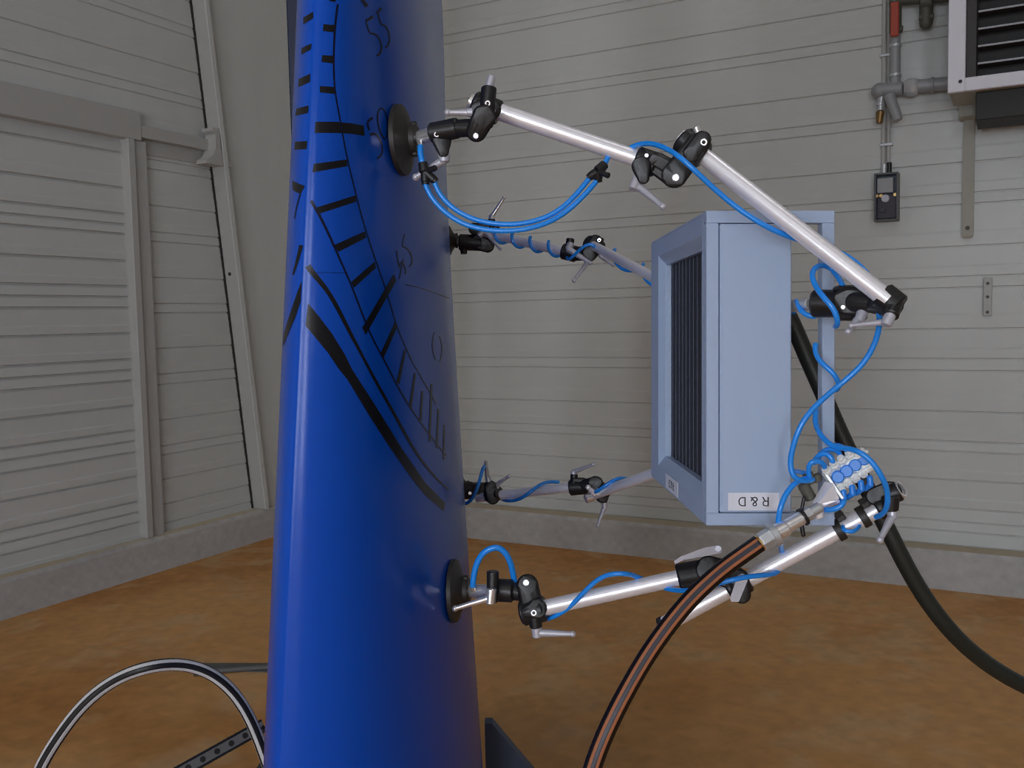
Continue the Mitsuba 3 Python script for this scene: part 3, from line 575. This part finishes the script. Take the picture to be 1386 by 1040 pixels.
air('lower and outer blue hose of the hanging pair under the upper arm', [(575, 246, h0), (583, 265, h0), (600, 285, h0), (628, 303, h0 - .004), (662, 311.5, h0 - .006), (698, 312, h0 - .006), (733, 304.5, h0 - .005), (763, 289, h0), (789, 266, h0), (806, 247, h0 + .004), (810, 241, h0 + .005)], R(3.5, h0))
air('upper and inner blue hose of the hanging pair under the upper arm', [(587, 243, h0), (593, 258, h0), (607, 276, h0), (636, 294.5, h0), (672, 303, h0), (710, 302, h0), (745, 291, h0), (768, 275, h0), (786, 256, h0 + .002), (797, 242, h0 + .005), (800, 237, h0 + .005)], R(3.5, h0))
ycon('black forked hose connector below the upper arm, right end of the hanging hose pair', (819, 222, 1.224), (799, 239, h0 + .005), (810, 243, h0 + .005), (809, 232, h0), (824, 238, h0 - .01))
air('tiny blue hose stub between the right forked connector and the upper arm tube', [(817, 224, 1.224), (820, 219, 1.226), (823, 213, 1.228)], R(3.6, h0))
air('long blue hose looping over the middle clamp and along the sloping upper tube', [(850, 206, 1.245), (856, 199, 1.225), (872, 194.5, 1.205), (888, 196, 1.185), (905, 203, 1.165), (925, 217, 1.145), (950, 240, 1.145), (980, 267, 1.15), (1010, 290, 1.15), (1040, 308, 1.15), (1065, 319, 1.155), (1090, 327, 1.16), (1118, 335, 1.155), (1140, 344, 1.14), (1160, 357, 1.125), (1176, 374, 1.11), (1186, 388, 1.105)])
air('blue hose curling over the right end clamp in front of the frame stile', [(1128, 366, 1.165), (1117, 360, 1.165), (1105, 362, 1.155), (1099.5, 373, 1.142), (1105, 389, 1.13), (1117, 405, 1.115), (1128, 419, 1.112), (1133, 432, 1.115), (1131, 442, 1.14)])
air('short blue hose going behind the sloping tube to the right end clamp', [(1127, 366, 1.165), (1134, 375, 1.155), (1141, 388, 1.145)])
air('short blue hose wrapped round the stub right of the box panel', [(1074, 424, 1.27), (1075, 411, 1.25), (1080, 410, 1.215), (1084, 420, 1.2), (1094, 427, 1.192), (1104, 428, 1.19)])
air('long blue hose hanging from the right end clamp and swinging left to the valve block', [(1189, 420, 1.10), (1190, 440, 1.11), (1184, 464, 1.12), (1167, 493, 1.13), (1138, 520, 1.14), (1108, 546, 1.14), (1086, 573, 1.14), (1074, 603, 1.145), (1070, 628, 1.15), (1075, 645, 1.15), (1088, 651, 1.155), (1100, 649, 1.165)])
air('blue hose crossing the frame stile from left to right behind the long hanging hose', [(1104, 466, 1.215), (1105, 480, 1.205), (1113, 492, 1.195), (1124, 502, 1.19), (1133, 514, 1.19), (1132, 528, 1.21)])
air('blue hose descending the frame stile and arching over the valve block to its right', [(1105, 556, 1.215), (1103.5, 568, 1.205), (1107, 582, 1.195), (1117, 596, 1.18), (1131, 605, 1.165), (1147, 607.5, 1.15), (1164, 613, 1.135), (1180, 626, 1.13), (1193, 645, 1.13), (1200.5, 664, 1.14), (1201, 682, 1.15), (1196, 694, 1.165), (1186, 700, 1.185)])
air('long blue hose from the valve block down past the coupling and along the lower arm', [(1096, 648, 1.165), (1080, 652, 1.16), (1066, 666, 1.155), (1057, 686, 1.15), (1053.5, 706, 1.155), (1055, 724, 1.175), (1057.5, 742, 1.24), (1059, 758, 1.265), (1055, 771, 1.255), (1040, 778, 1.235), (1010, 781.5, 1.215), (980, 788, 1.215), (955, 795, 1.235), (928, 799.5, 1.27), (903, 797, 1.30), (880, 789, 1.325), (862, 781, 1.32), (845, 777, 1.30), (824, 778.5, 1.305), (803, 790, 1.315), (783, 810, 1.325), (764, 827, 1.34), (744, 837, 1.36), (734, 838, 1.375)])
fit = obj('hose_fitting', cyl(P(640, 800, D2 - .02), P(640, 789, D2 - .03), R(3.6, D2)), 'm_chrome', a2)
air('small arched blue hose standing above the lowest suction cup stub', [(640, 794, D2 - .03), (642, 776, D2 - .035), (649, 756, D2 - .04), (660, 745, D2 - .045), (674, 742, D2 - .045), (686, 752, D2 - .04), (693, 770, D2 - .03), (697, 790, D2 - .02)], R(4.0, 1.42))
# hoses wound round the far arms
def wind(a, b, r, t0, turns, n=None, ph=0.0, rh=.0034):
    p, q = P(*a), P(*b); ax = nrm(q - p); x, y = perp(ax); s = np.linspace(0, 1, n or int(26 * turns)); th = ph + 2 * np.pi * turns * (s ** t0)
    return p + s[:, None] * (q - p) + r * (np.cos(th)[:, None] * x + np.sin(th)[:, None] * y)
w1 = wind((655, 314.7, dI - .012), (764, 340.8, dI - .132), .0105 + .0042, 1.0, 4.5, ph=1.0)
w2 = wind((815, 339, dJ - .045), (893, 380, 1.835), .0102 + .0042, 1.0, 2.0, ph=2.0)
mid = np.array([P(772, 350, dJ - .03), P(783, 340, dJ - .05), P(797, 331, dJ - .06), (P(806, 335, dJ - .06))])
solo('air_hose', sweep(np.vstack([w1, spline(np.vstack([w1[-2:-1], mid, w2[1:2]]), 30)[1:-1], w2[1:]]), .0036, 10), 'm_air', 'thin blue hose wound round the far upper arm', 'hose')
air('blue hose of the far lower arm, up its lever and over the tube', [(630, 682, dK - .06), (641, 672, dK - .09), (648, 655, dK - .09), (654, 634, dK - .06), (658, 636, dK - .02), (668, 664, dK + .035), (680, 676, dK + .0), (693, 678, dK - .05), (710, 672, dK - .09), (726, 660, dK - .09), (741, 653, dK - .06), (757, 653, dK - .05)], .0038)
air('short blue hose lying on the right tube of the far lower arm', [(806, 666, dL - .075), (816, 660, dL - .09), (832, 650, dL - .09), (846, 648, dL - .07), (856, 652, dL - .04)], .0038)

# ------------------------------------------------------------------ valve block on the lower arm
dV = 1.165
vb = thing('valve_block', 'white pneumatic valve block with four blue buttons and many hose fittings on the lower arm', 'valve')
ua = nrm(P(1171, 624, dV - .01) - P(1134, 646, dV)); ub = nrm(UP - (UP @ ua) * ua); un = np.cross(ua, ub); un = un if un @ (CAM - P(1150, 635, dV)) > 0 else -un
def V(x, y, o=0): return P(x, y, dV) + un * o
vc = V(1149, 637, -.014)
obj('body', cat([cbox(vc, ua, ub, un, .030, .015, .012, .002), cbox(V(1146, 628, -.002), ua, ub, un, .030, .0022, .004, .001), cbox(V(1157, 645, -.002), ua, ub, un, .030, .0022, .004, .001)]), 'm_white_plastic', vb)
for t in np.linspace(0, 1, 4):
    x, y = 1134 + 35 * t, 645.5 - 24 * t
    obj('button', cyl(V(x, y, -.004), V(x, y, .007), R(8.2, dV), ch=.0012), 'm_button', vb)
    x, y = 1119 + 31 * t, 637 - 21.5 * t
    fk = obj('fitting', cat([cyl(V(x + 7, y + 8, -.010), V(x - 1, y - 1, .001), R(6.2, dV)), cyl(V(x + 1, y + 1, -.001), V(x - 3, y - 4, .003), R(4.8, dV))]), 'm_white_plastic', vb)
    x, y = 1138 + 30 * t, 660 - 20 * t
    fk = obj('fitting', cat([cyl(V(x - 5, y - 7, -.010), V(x, y, .002), R(6.4, dV)), cyl(V(x, y, 0), V(x + 2, y + 4, .004), R(5.2, dV))]), 'm_white_plastic', vb)
    x, y = 1141 + 36 * t, 668 - 18 * t
    obj('elbow', cat([rod(V(x, y - 3, .003), V(x + 1, y + 6, .004), R(4.2, dV)), rod(V(x + 1, y + 6, .004), V(x - 5, y + 12, -.004), R(3.8, dV))]), 'm_button', vb, label='blue elbow fitting')
obj('end_plate', cat([cbox(V(1127, 655, -.010), ua, ub, un, .0022, .022, .014, .0008), cbox(V(1131, 652, -.012), ua, ub, un, .002, .018, .012, .0008)]), 'm_zinc', vb)
obj('bracket', cat([hullm([P(1099, 681, dV), P(1116, 652, dV), P(1128, 655, dV - .008), P(1136, 676, dV - .008), P(1108, 682, dV - .014), P(1100, 684, dV + .012), P(1134, 678, dV + .012), P(1118, 654, dV + .02)]), hullm([P(1098, 683, dV), P(1136, 677, dV - .012), P(1138, 681, dV), P(1100, 690, dV), P(1136, 684, dV + .02), P(1100, 686, dV + .02)]), cyl(P(1102, 684, dV), P(1110, 701, dV), R(9, dV), R(7, dV))]), 'm_alu', vb, label='cast metal bracket')
obj('regulator', cat([cyl(P(1086, 655, dV + .01), P(1098, 676, dV + .01), R(8, dV)), cyl(P(1092, 640, dV + .012), P(1100, 655, dV + .01), R(7, dV)), cyl(P(1104, 642, dV + .006), P(1108, 652, dV + .006), R(6, dV))]), 'm_valve', vb, label='dark regulator body')
obj('brass_nipple', cyl(P(1096, 643, dV), P(1099, 652, dV), R(3.6, dV)), 'm_brass', vb)
air('leftmost small blue loop of hose plugged into the top of the valve block', [(1096, 646, dV - .004), (1094.5, 634, dV - .010), (1099, 626, dV - .014), (1108, 625, dV - .014), (1116, 633, dV - .008)], R(3.4, dV))
air('second small blue loop of hose from the left on top of the valve block', [(1102, 628, dV + .012), (1107, 618, dV + .006), (1116, 614.5, dV), (1124, 619, dV - .004), (1127, 626, dV - .004)], R(3.4, dV))
air('third blue loop of hose from the left on top of the valve block', [(1108, 620, dV + .022), (1117, 610, dV + .018), (1129, 609, dV + .012), (1136, 614, dV + .006), (1137, 619, dV + .002)], R(3.4, dV))
air('topmost blue hose end entering the right of the upper row of valve fittings', [(1126, 604, dV + .010), (1135, 603.5, dV + .006), (1143, 607, dV + .002), (1147.5, 612, dV)], R(3.4, dV))
air('blue hose from the front lower fitting curling under the valve block', [(1142, 676, dV - .008), (1140, 683, dV - .006), (1132, 688.5, dV - .004), (1117, 690, dV - .004)], R(3.7, dV))
air('tiny pale blue hose loop under the tube right of the black bands', [(1166, 702, 1.235), (1163, 712, 1.222), (1155, 719, 1.212), (1146, 719, 1.212), (1141, 713, 1.225)], R(3, dV))
air('blue hose running left from the valve block behind the box edge', [(1096, 642, dV + .01), (1086, 640, dV + .02), (1074, 638, dV + .075), (1066, 637, dV + .12)], R(3.4, dV))
# black bands holding the valve block on the tube
tA, tB = P(899, 846, 1.292), P(1200, 682.5, 1.222); td = nrm(tB - tA)
for x, lab in ((1138, 'black rubber band round the lower tube, left of the two under the valve block'), (1170, 'black rubber band round the lower tube, right of the two under the valve block')):
    p = tA + (tB - tA) * (x - 899) / 301.0
    k_ = thing('clamp_band', lab, 'band')
    obj('ring', lathe(p - td * .005, td, [(0, AR + .0002), (0, AR + .003), (.001, AR + .0036), (.009, AR + .0036), (.010, AR + .003), (.010, AR + .0002), (0, AR + .0002)], 28), 'm_rubber', k_)
    obj('foot', cbox(p + UP * (AR + .0075) - FW * .004, td, nrm(np.cross(td, FW)), nrm(FW - (FW @ td) * td), .006, .0042, .012, .0015), 'm_rubber', k_)

# ------------------------------------------------------------------ striped supply hose with its metal coupling
def striped(path, r, bands, base, n=72):
    """longitudinal stripes: bands = (start, end, colour) in turns round the hose"""
    me = sweep(path, r, n); m_ = len(path); u = np.arange(n) / n; c = np.tile(np.array(base, float), (n, 1))
    for a, b, cc in bands:
        c[((u - a) % 1.0) < (b - a)] = cc
    colr = np.vstack([np.tile(c, (m_, 1)), [base], [base]])
    return me, colr
dM = 1.15
cp = [P(1027, 736, dM), P(1010, 748, dM - .002), P(985, 766, dM - .006), (P(962, 785, dM - .012)), P(935, 811, dM - .018), P(908, 843, dM - .025), P(880, 882, dM - .033), P(853, 927, dM - .042), P(828, 975, dM - .05), P(806, 1028, dM - .058), P(790, 1085, dM - .066)]
last = cp[-1]; cp += [last + np.array([-.03, .02, -.12]), last + np.array([-.05, .06, -.30]), last + np.array([-.04, .14, -.52]), last + np.array([.02, .30, -(last[2] - .03)]), last + np.array([.12, .55, -(last[2] - .0105)]), last + np.array([.2, .8, -(last[2] - .0105)])]
path = spline(np.array(cp), 220)
sh = thing('striped_hose', 'thick black hose with copper stripes hanging from the silver coupling below the box', 'hose')
cop, dk, blk = (0.36, 0.125, 0.055), (0.035, 0.032, 0.042), (0.007, 0.005, 0.005)
tg, x_, y_ = frames(path); vdir = nrm(CAM - path[60]); PH = (math.atan2(vdir @ y_[60], vdir @ x_[60]) / (2 * math.pi)) % 1
bands = [(PH - .105, PH - .045, cop), (PH - .045, PH + .040, dk), (PH + .040, PH + .100, cop), (PH + .36, PH + .42, cop), (PH + .46, PH + .54, cop)]
me, cc = striped(path, .0108, bands, blk)
obj('hose', me, 'm_vc', sh, smooth=True, color=cc)
q0, q1 = P(1026, 737, dM), P(1092, 697, dM + .005); qd = nrm(q1 - q0); QL = np.linalg.norm(q1 - q0)
obj('brass_ferrule', cyl(q0 - qd * .006, q0 + qd * .004, R(11.6, dM)), 'm_brass', sh)
cpl = thing('hose_coupling', 'silver quick coupling joining the striped hose to the valve block', 'coupling')
obj('hex_nut', lathe(q0 + qd * .003, qd, [(0, 0), (0, R(11, dM)), (.003, R(13, dM)), (.016, R(13, dM)), (.018, R(11, dM)), (.018, 0)], 6), 'm_zinc', cpl, smooth=False)
obj('collar', cyl(q0 + qd * .019, q0 + qd * .027, R(16.5, dM), n=28), 'm_zinc', cpl)
obj('sleeve', cat([cyl(q0 + qd * .026, q0 + qd * .042, R(11.5, dM), n=28), cyl(q0 + qd * .041, q0 + qd * .066, R(9.5, dM), n=28)]), 'm_chrome', cpl)
obj('nipple', cat([lathe(q0 + qd * .067, qd, [(0, 0), (0, R(10, dM)), (.010, R(10, dM)), (.010, 0)], 6), cyl(q0 + qd * .076, q0 + qd * .092, R(7.5, dM))]), 'm_zinc', cpl, smooth=30)
tie = q0 + qd * .064
solo('cable_tie', cat([lathe(tie, qd, [(0, R(10.5, dM)), (0, R(12.5, dM)), (.004, R(12.5, dM)), (.004, R(10.5, dM)), (0, R(10.5, dM))], 22), rod(tie + UP * R(12, dM), tie + UP * R(27, dM) + RT * R(3, dM), R(2.4, dM)), rod(tie - UP * R(11, dM), tie - UP * R(23, dM) + RT * R(2, dM), R(3, dM))]), 'm_black', 'black cable tie with a loose end round the silver coupling', 'cable tie')

# ------------------------------------------------------------------ thick black hose leaving the box to the right
bh = [BX(cw + .006, .30, .085), BX(cw + .030, .305, .088), P(1040, 392, 1.585), P(1063, 420, 1.60), P(1080, 455, 1.60), P(1096, 492, 1.60), P(1115, 535, 1.60), P(1140, 592, 1.60), P(1172, 658, 1.60), P(1207, 728, 1.60), P(1243, 795, 1.61), P(1283, 850, 1.62), P(1330, 894, 1.64), P(1390, 930, 1.66), P(1460, 962, 1.70)]
bh += [bh[-1] + np.array([.12, .05, -.12]), bh[-1] + np.array([.30, .12, -.40]), bh[-1] + np.array([.50, .2, -(bh[-1][2] - .03)]), bh[-1] + np.array([.85, .3, -(bh[-1][2] - .017)])]
solo('black_hose', sweep(spline(np.array(bh), 190), .0142, 20), 'm_bighose', 'thick black hose running from behind the box down to the lower right', 'hose')

obj('hose_spigot', cyl(BX(cw - .002, .30, .085), BX(cw + .014, .30, .085), .019), 'm_zinc', bx)
# ------------------------------------------------------------------ things on the floor, lower left
dN = 2.45
lp = [(30, 1110), (44, 1068), (58, 1034), (85, 990), (118, 950), (158, 920), (200, 904), (240, 900), (278, 909), (312, 934), (338, 973), (357, 1020), (372, 1075), (380, 1130)]
lp = [P(x, y, dN + .0009 * max(0, x - 200)) for x, y in lp]
fl0 = lambda p, dx, dy: np.array([p[0] + dx, p[1] + dy, .0165])
lp = [fl0(lp[0], .25, -.35), fl0(lp[0], .08, -.10)] + lp + [fl0(lp[-1], -.05, .12), fl0(lp[-1], -.2, .4)]
path = spline(np.array(lp), 200); tg, x_, y_ = frames(path); vdir = nrm(CAM - path[90]); PH = (math.atan2(vdir @ y_[90], vdir @ x_[90]) / (2 * math.pi)) % 1
wh, bk = (0.62, 0.62, 0.62), (0.012, 0.012, 0.013)
sg = 1 if (y_[90] @ UP) * math.cos(2 * math.pi * PH) - (x_[90] @ UP) * math.sin(2 * math.pi * PH) > 0 else -1
bands = [tuple(sorted((PH + sg * a, PH + sg * b))) + (wh,) for a, b in ((.055, .150), (-.18, -.085), (.30, .36), (-.34, -.27))]
me, cc = striped(path, .0165, bands, bk)
solo('striped_hose', me, 'm_vc', 'black and white striped hose standing in a loop left of the blue mast', 'hose', smooth=True, color=cc)
# perforated strap
st = thing('perforated_strap', 'grey strap with black edges and a row of round black holes, inside the hose loop', 'strap')
s0, s1_ = P(225, 1056, 2.66), P(332, 996, 2.80); sd = nrm(s1_ - s0); sn = nrm(np.cross(sd, np.cross(CAM - s0, sd))); sn = sn if sn @ (CAM - s0) > 0 else -sn; sw = np.cross(sn, sd); SLn = np.linalg.norm(s1_ - s0)
obj('band', cbox((s0 + s1_) / 2, sd, sw, sn, SLn / 2 + .06, .0145, .003, .001), 'm_strap', st)
for s_ in (-1, 1): obj('edging', cbox((s0 + s1_) / 2 + s_ * sw * .0165, sd, sw, sn, SLn / 2 + .06, .0035, .005, .001), 'm_black', st)
for t in np.arange(.02, SLn + .03, .0445): obj('hole', cyl(s0 + sd * t + sn * .0022, s0 + sd * t + sn * .0038, .0085, n=18), 'm_dark', st)
e_ = s0 - sd * .06; obj('leg', sweep(spline(np.array([e_, e_ - sd * .1 - AZ * .05, np.array([e_[0], e_[1], 0]) - sd * [.3, .3, 0] + AZ * .05, np.array([e_[0], e_[1], 0]) - sd * [.5, .5, 0] + AZ * .009]), 40), .009, 10), 'm_black', st)
e_ = s1_ + sd * .05; obj('leg', sweep(spline(np.array([e_, e_ + sd * [.03, .03, 0] - AZ * .02, np.array([e_[0], e_[1], .2]) + sd * [.05, .05, 0], np.array([e_[0], e_[1], .009]) - sd * [.1, .1, 0]]), 40), .009, 10), 'm_black', st)
# flat grey duct and cable on the floor behind the loop
def onfloor(x, y, h=0.0):
    d = FW + (x - 693) / FOC * RT - (y - 520) / FOC * UP
    return CAM + d * ((h - CAM[2]) / d[2])
solo('floor_cable', sweep(spline(np.array([onfloor(262, 912, .012), onfloor(300, 908, .012), onfloor(340, 905, .012), onfloor(380, 903, .012), onfloor(460, 905, .012)]), 40), .011, 10), 'm_grey_hose', 'thin dark cable lying on the floor behind the striped hose loop', 'cable')
pa = [onfloor(258, 899), onfloor(365, 899), onfloor(365, 911), onfloor(292, 908)]
solo('floor_mat', hullm([p + AZ * h for p in pa for h in (0.0, .004)]), 'm_grey_hose', 'narrow grey mat strip on the floor behind the striped hose loop', 'mat', smooth=False)

# ------------------------------------------------------------------ wall heater and pipes, upper right
def onY(x, y, Y):
    d = FW + (x - 693) / FOC * RT - (y - 520) / FOC * UP
    return CAM + d * ((Y - CAM[1]) / d[1])
YH = 4.86
h0_, h1_ = onY(1282.5, 126, YH), onY(1306.5, 105, YH)
hx0, hz0, sw_, zw = h0_[0], h0_[2], h1_[0] - h0_[0], h1_[2] - h0_[2]
HW, HH = 1.05, .95
ht = thing('wall_heater', 'white framed wall heater with black louvres at the top right', 'heater')
obj('frame', cat([wbox(hx0, hx0 + sw_, YH, YH + .03, hz0, hz0 + HH), wbox(hx0 + HW - sw_, hx0 + HW, YH, YH + .03, hz0, hz0 + HH), wbox(hx0 + sw_, hx0 + HW - sw_, YH, YH + .03, hz0, hz0 + zw), wbox(hx0 + sw_, hx0 + HW - sw_, YH, YH + .03, hz0 + HH - zw, hz0 + HH)]), 'm_heater_white', ht)
obj('housing', cat([wbox(hx0 + .004, hx0 + .016, YH + .03, YB - .14, hz0 + .004, hz0 + HH - .004), wbox(hx0 + HW - .016, hx0 + HW - .004, YH + .03, YB - .14, hz0 + .004, hz0 + HH - .004), wbox(hx0 + .016, hx0 + HW - .016, YH + .03, YB - .14, hz0 + .004, hz0 + .014), wbox(hx0 + .016, hx0 + HW - .016, YH + .03, YB - .14, hz0 + HH - .014, hz0 + HH - .004)]), 'm_beige', ht)
obj('core', wbox(hx0 + .02, hx0 + HW - .02, YH + .14, YB - .15, hz0 + .02, hz0 + HH - .02), 'm_dark', ht, label='dark interior')
obj('guide', wbox(hx0 + sw_, hx0 + sw_ + .045, YH + .02, YH + .13, hz0 + zw, hz0 + HH - zw), 'm_slat', ht)
zz = hz0 + zw + .055
while zz < hz0 + HH - zw:
    sl_ = obj('slat', cbox([hx0 + HW / 2 + .02, YH + .055, zz], AX, AY, AZ, HW / 2 - sw_ - .03, .042, .0022, .0008), 'm_slat', ht, smooth=False)
    obj('lip', cbox([hx0 + HW / 2 + .02, YH + .011, zz + .003], AX, AY, AZ, HW / 2 - sw_ - .03, .0015, .0045, .0006), 'm_pipe', sl_, smooth=False); zz += .0775
obj('screw', cyl([hx0 + sw_ * .72, YH - .004, hz0 + zw * .75], [hx0 + sw_ * .72, YH + .002, hz0 + zw * .75], .008), 'm_dark', ht)
b0, b1 = onY(1321, 143, YH + .12), onY(1321, 165, YH + .12)
obj('drip_tray', wbox(b0[0], hx0 + HW - .05, YH + .08, YB - .16, b1[2], hz0 + .003), 'm_dark', ht, label='black tray under the heater')
obj('back_plate', wbox(hx0 + .03, hx0 + HW - .03, YB - .14, YB + .002, hz0 - .05, hz0 + HH + .02), 'm_beige', ht)
g0, g1 = onY(1304.5, 127, YB - .02), onY(1317.5, 322, YB - .02)
wb = thing('wall_bracket', 'grey vertical steel strip on the wall below the heater', 'bracket')
obj('strip', hullm([np.array([x, y, z]) for x, y in ((g0[0], YB - .035), (g1[0], YB - .035), (g0[0], YB + .002), (g1[0], YB + .002)) for z in (g1[2] + .012, g0[2] + .1)] + [np.array([(g0[0] + g1[0]) / 2 + s * .018, YB - .03, g1[2]]) for s in (-1, 1)]), 'm_beige', wb, smooth=False)
for z_ in (g0[2] - .1, g1[2] + .05): obj('bolt_head', cyl([(g0[0] + g1[0]) / 2, YB - .042, z_], [(g0[0] + g1[0]) / 2, YB - .034, z_], .011, n=6), 'm_valve', wb)
# small strip bracket lower on the wall
g0, g1 = onY(1331, 376, YB - .02), onY(1342.5, 428, YB - .02)
wb = thing('wall_bracket', 'short pale steel strip screwed to the wall near the right edge', 'bracket')
obj('strip', wbox(g0[0], g1[0], YB - .022, YB + .002, g1[2], g0[2]), 'm_steel_paint', wb)
for z_ in (g0[2] - .03, (g0[2] + g1[2]) / 2, g1[2] + .02): obj('bolt_head', cyl([(g0[0] + g1[0]) / 2, YB - .028, z_], [(g0[0] + g1[0]) / 2, YB - .021, z_], .008, n=6), 'm_valve', wb)
# pipework left of the heater
YP = YB - .075
pv = lambda x, y, Y=YP: onY(x, y, Y)
pw = thing('water_pipe', 'grey pipework with fittings on the wall left of the heater', 'pipe')
pa, pb = pv(1213, -60), pv(1212, 165)
obj('riser', cyl(pv(1212, -60), pv(1211.5, 122), .026), 'm_pipe', pw)
obj('tail', cyl(pv(1203, 128, YP - .03), pv(1216, 163, YP - .04), .028, .024), 'm_pipe', pw)
obj('elbow', cat([cyl(pv(1188, 122.5), pv(1222, 119.5), .036), trimesh.creation.icosphere(2, .040).apply_translation(pv(1190, 123))]), 'm_pipe', pw)
obj('union_nut', cat([lathe(pv(1224, 119), pv(1240, 117.5) - pv(1224, 119), [(0, 0), (0, .036), (.02, .046), (.05, .046), (.066, .038), (.066, 0)], 8)]), 'm_zinc', pw)
obj('branch', cat([cyl(pv(1236, 117.5), pv(1290, 112.5), .034), cyl(pv(1260, 115.5), pv(1264, 115), .040)]), 'm_pipe', pw)
obj('drain_tap', cat([cyl(pv(1193, 126), pv(1191.5, 150), .017), cyl(pv(1192, 138), pv(1191.5, 143), .022)]), 'm_zinc', pw)
obj('brass_cap', cyl(pv(1191.5, 151), pv(1190.3, 167), .022, .016), 'm_bronze', pw, label='dull brass end of the drain tap')
for z_ in (60, 100): obj('pipe_clip', cyl(pv(1212, z_), pv(1212, z_ + 4), .031), 'm_zinc', pw)
obj('cross_pipe', cyl(pv(1204, 2), pv(1285, -4), .024), 'm_valve', pw)
vl = thing('stop_valve', 'valve with a red handle on the riser pipe at the top right', 'valve')
obj('body', cat([cyl(pv(1212, 2, YP), pv(1212, 46, YP), .030), cyl(pv(1204, 40, YP - .02), pv(1222, 39, YP - .02), .018)]), 'm_valve', vl)
obj('handle', cat([cbox((pv(1211, 8, YP - .07) + pv(1211, 44, YP - .07)) / 2, AX, AY, AZ, .020, .008, .085, .004), cyl(pv(1211, 26, YP - .07), pv(1211, 26, YP), .012)]), 'm_red', vl, label='red lever handle')
vl = thing('stop_valve', 'dark hanging valve body between the red handle and the heater', 'valve')
obj('body', cat([rod(pv(1254, -10, YP - .01), pv(1253.5, 31, YP - .01), .034, .032), cyl(pv(1244, 24, YP - .02), pv(1264, 22, YP - .02), .016), cyl(pv(1246, 2, YP - .02), pv(1263, 0, YP - .02), .042)]), 'm_valve', vl)
# conduit and switch box
cd = thing('cable_conduit', 'thin grey conduit pair running down the wall to the switch box', 'conduit')
obj('conduit', cyl(onY(1197.5, -60, YB - .012), onY(1195.5, 231, YB - .012), .012), 'm_steel_paint', cd)
obj('conduit', cyl(onY(1204, -60, YB - .012), onY(1202.5, 231, YB - .012), .010), 'm_steel_paint', cd)
for y_ in (75, 196): obj('saddle', cat([cbox(onY(1200, y_, YB - .014), AX, AY, AZ, .032, .014, .008, .003)]), 'm_zinc', cd)
obj('gland', cyl(onY(1196.5, 222, YB - .02), onY(1196.5, 238, YB - .02), .016), 'm_zinc', cd); obj('gland', cyl(onY(1203.5, 220, YB - .02), onY(1203.5, 238, YB - .02), .013), 'm_black', cd)
g0, g1 = onY(1183, 235, YB - .08), onY(1215.5, 298, YB - .08); bxw, bxz = (g0[0] + g1[0]) / 2, (g0[2] + g1[2]) / 2; hw, hh = (g1[0] - g0[0]) / 2, (g0[2] - g1[2]) / 2
sb = thing('switch_box', 'small clear fronted switch box at the lower end of the wall conduit', 'switch box')
t_ = .010
obj('housing', cat([wbox(bxw - hw, bxw + hw, YB - .012, YB + .002, bxz - hh, bxz + hh), wbox(bxw - hw, bxw - hw + t_, YB - .08, YB - .012, bxz - hh, bxz + hh), wbox(bxw + hw - t_, bxw + hw, YB - .08, YB - .012, bxz - hh, bxz + hh), wbox(bxw - hw, bxw + hw, YB - .08, YB - .012, bxz - hh, bxz - hh + t_), wbox(bxw - hw, bxw + hw, YB - .08, YB - .012, bxz + hh - t_, bxz + hh)]), 'm_boxgrey', sb)
obj('module', wbox(bxw - hw * .78, bxw + hw * .55, YB - .065, YB - .013, bxz + hh * .18, bxz + hh * .80), 'm_steel_paint', sb, label='pale grey module')
obj('base_block', wbox(bxw - hw * .80, bxw + hw * .80, YB - .045, YB - .013, bxz - hh * .88, bxz + hh * .14), 'm_brown', sb)
obj('knob', cyl([bxw - hw * .08, YB - .074, bxz - hh * .06], [bxw - hw * .08, YB - .045, bxz - hh * .06], .020), 'm_heater_white', sb)
for dx in (-.82, -.45, .70): obj('terminal', cyl([bxw + hw * dx, YB - .060, bxz + .01], [bxw + hw * dx, YB - .044, bxz + .01], .010), 'm_brass', sb)
obj('indicator', wbox(bxw - hw * .55, bxw - hw * .1, YB - .058, YB - .045, bxz - hh * .62, bxz - hh * .44), 'm_valve', sb)
scene[sb + '__cover'] = mikit.ply(wbox(bxw - hw, bxw + hw, YB - .082, YB - .0806, bxz - hh, bxz + hh, .0001), 'm_cover', smooth=False)
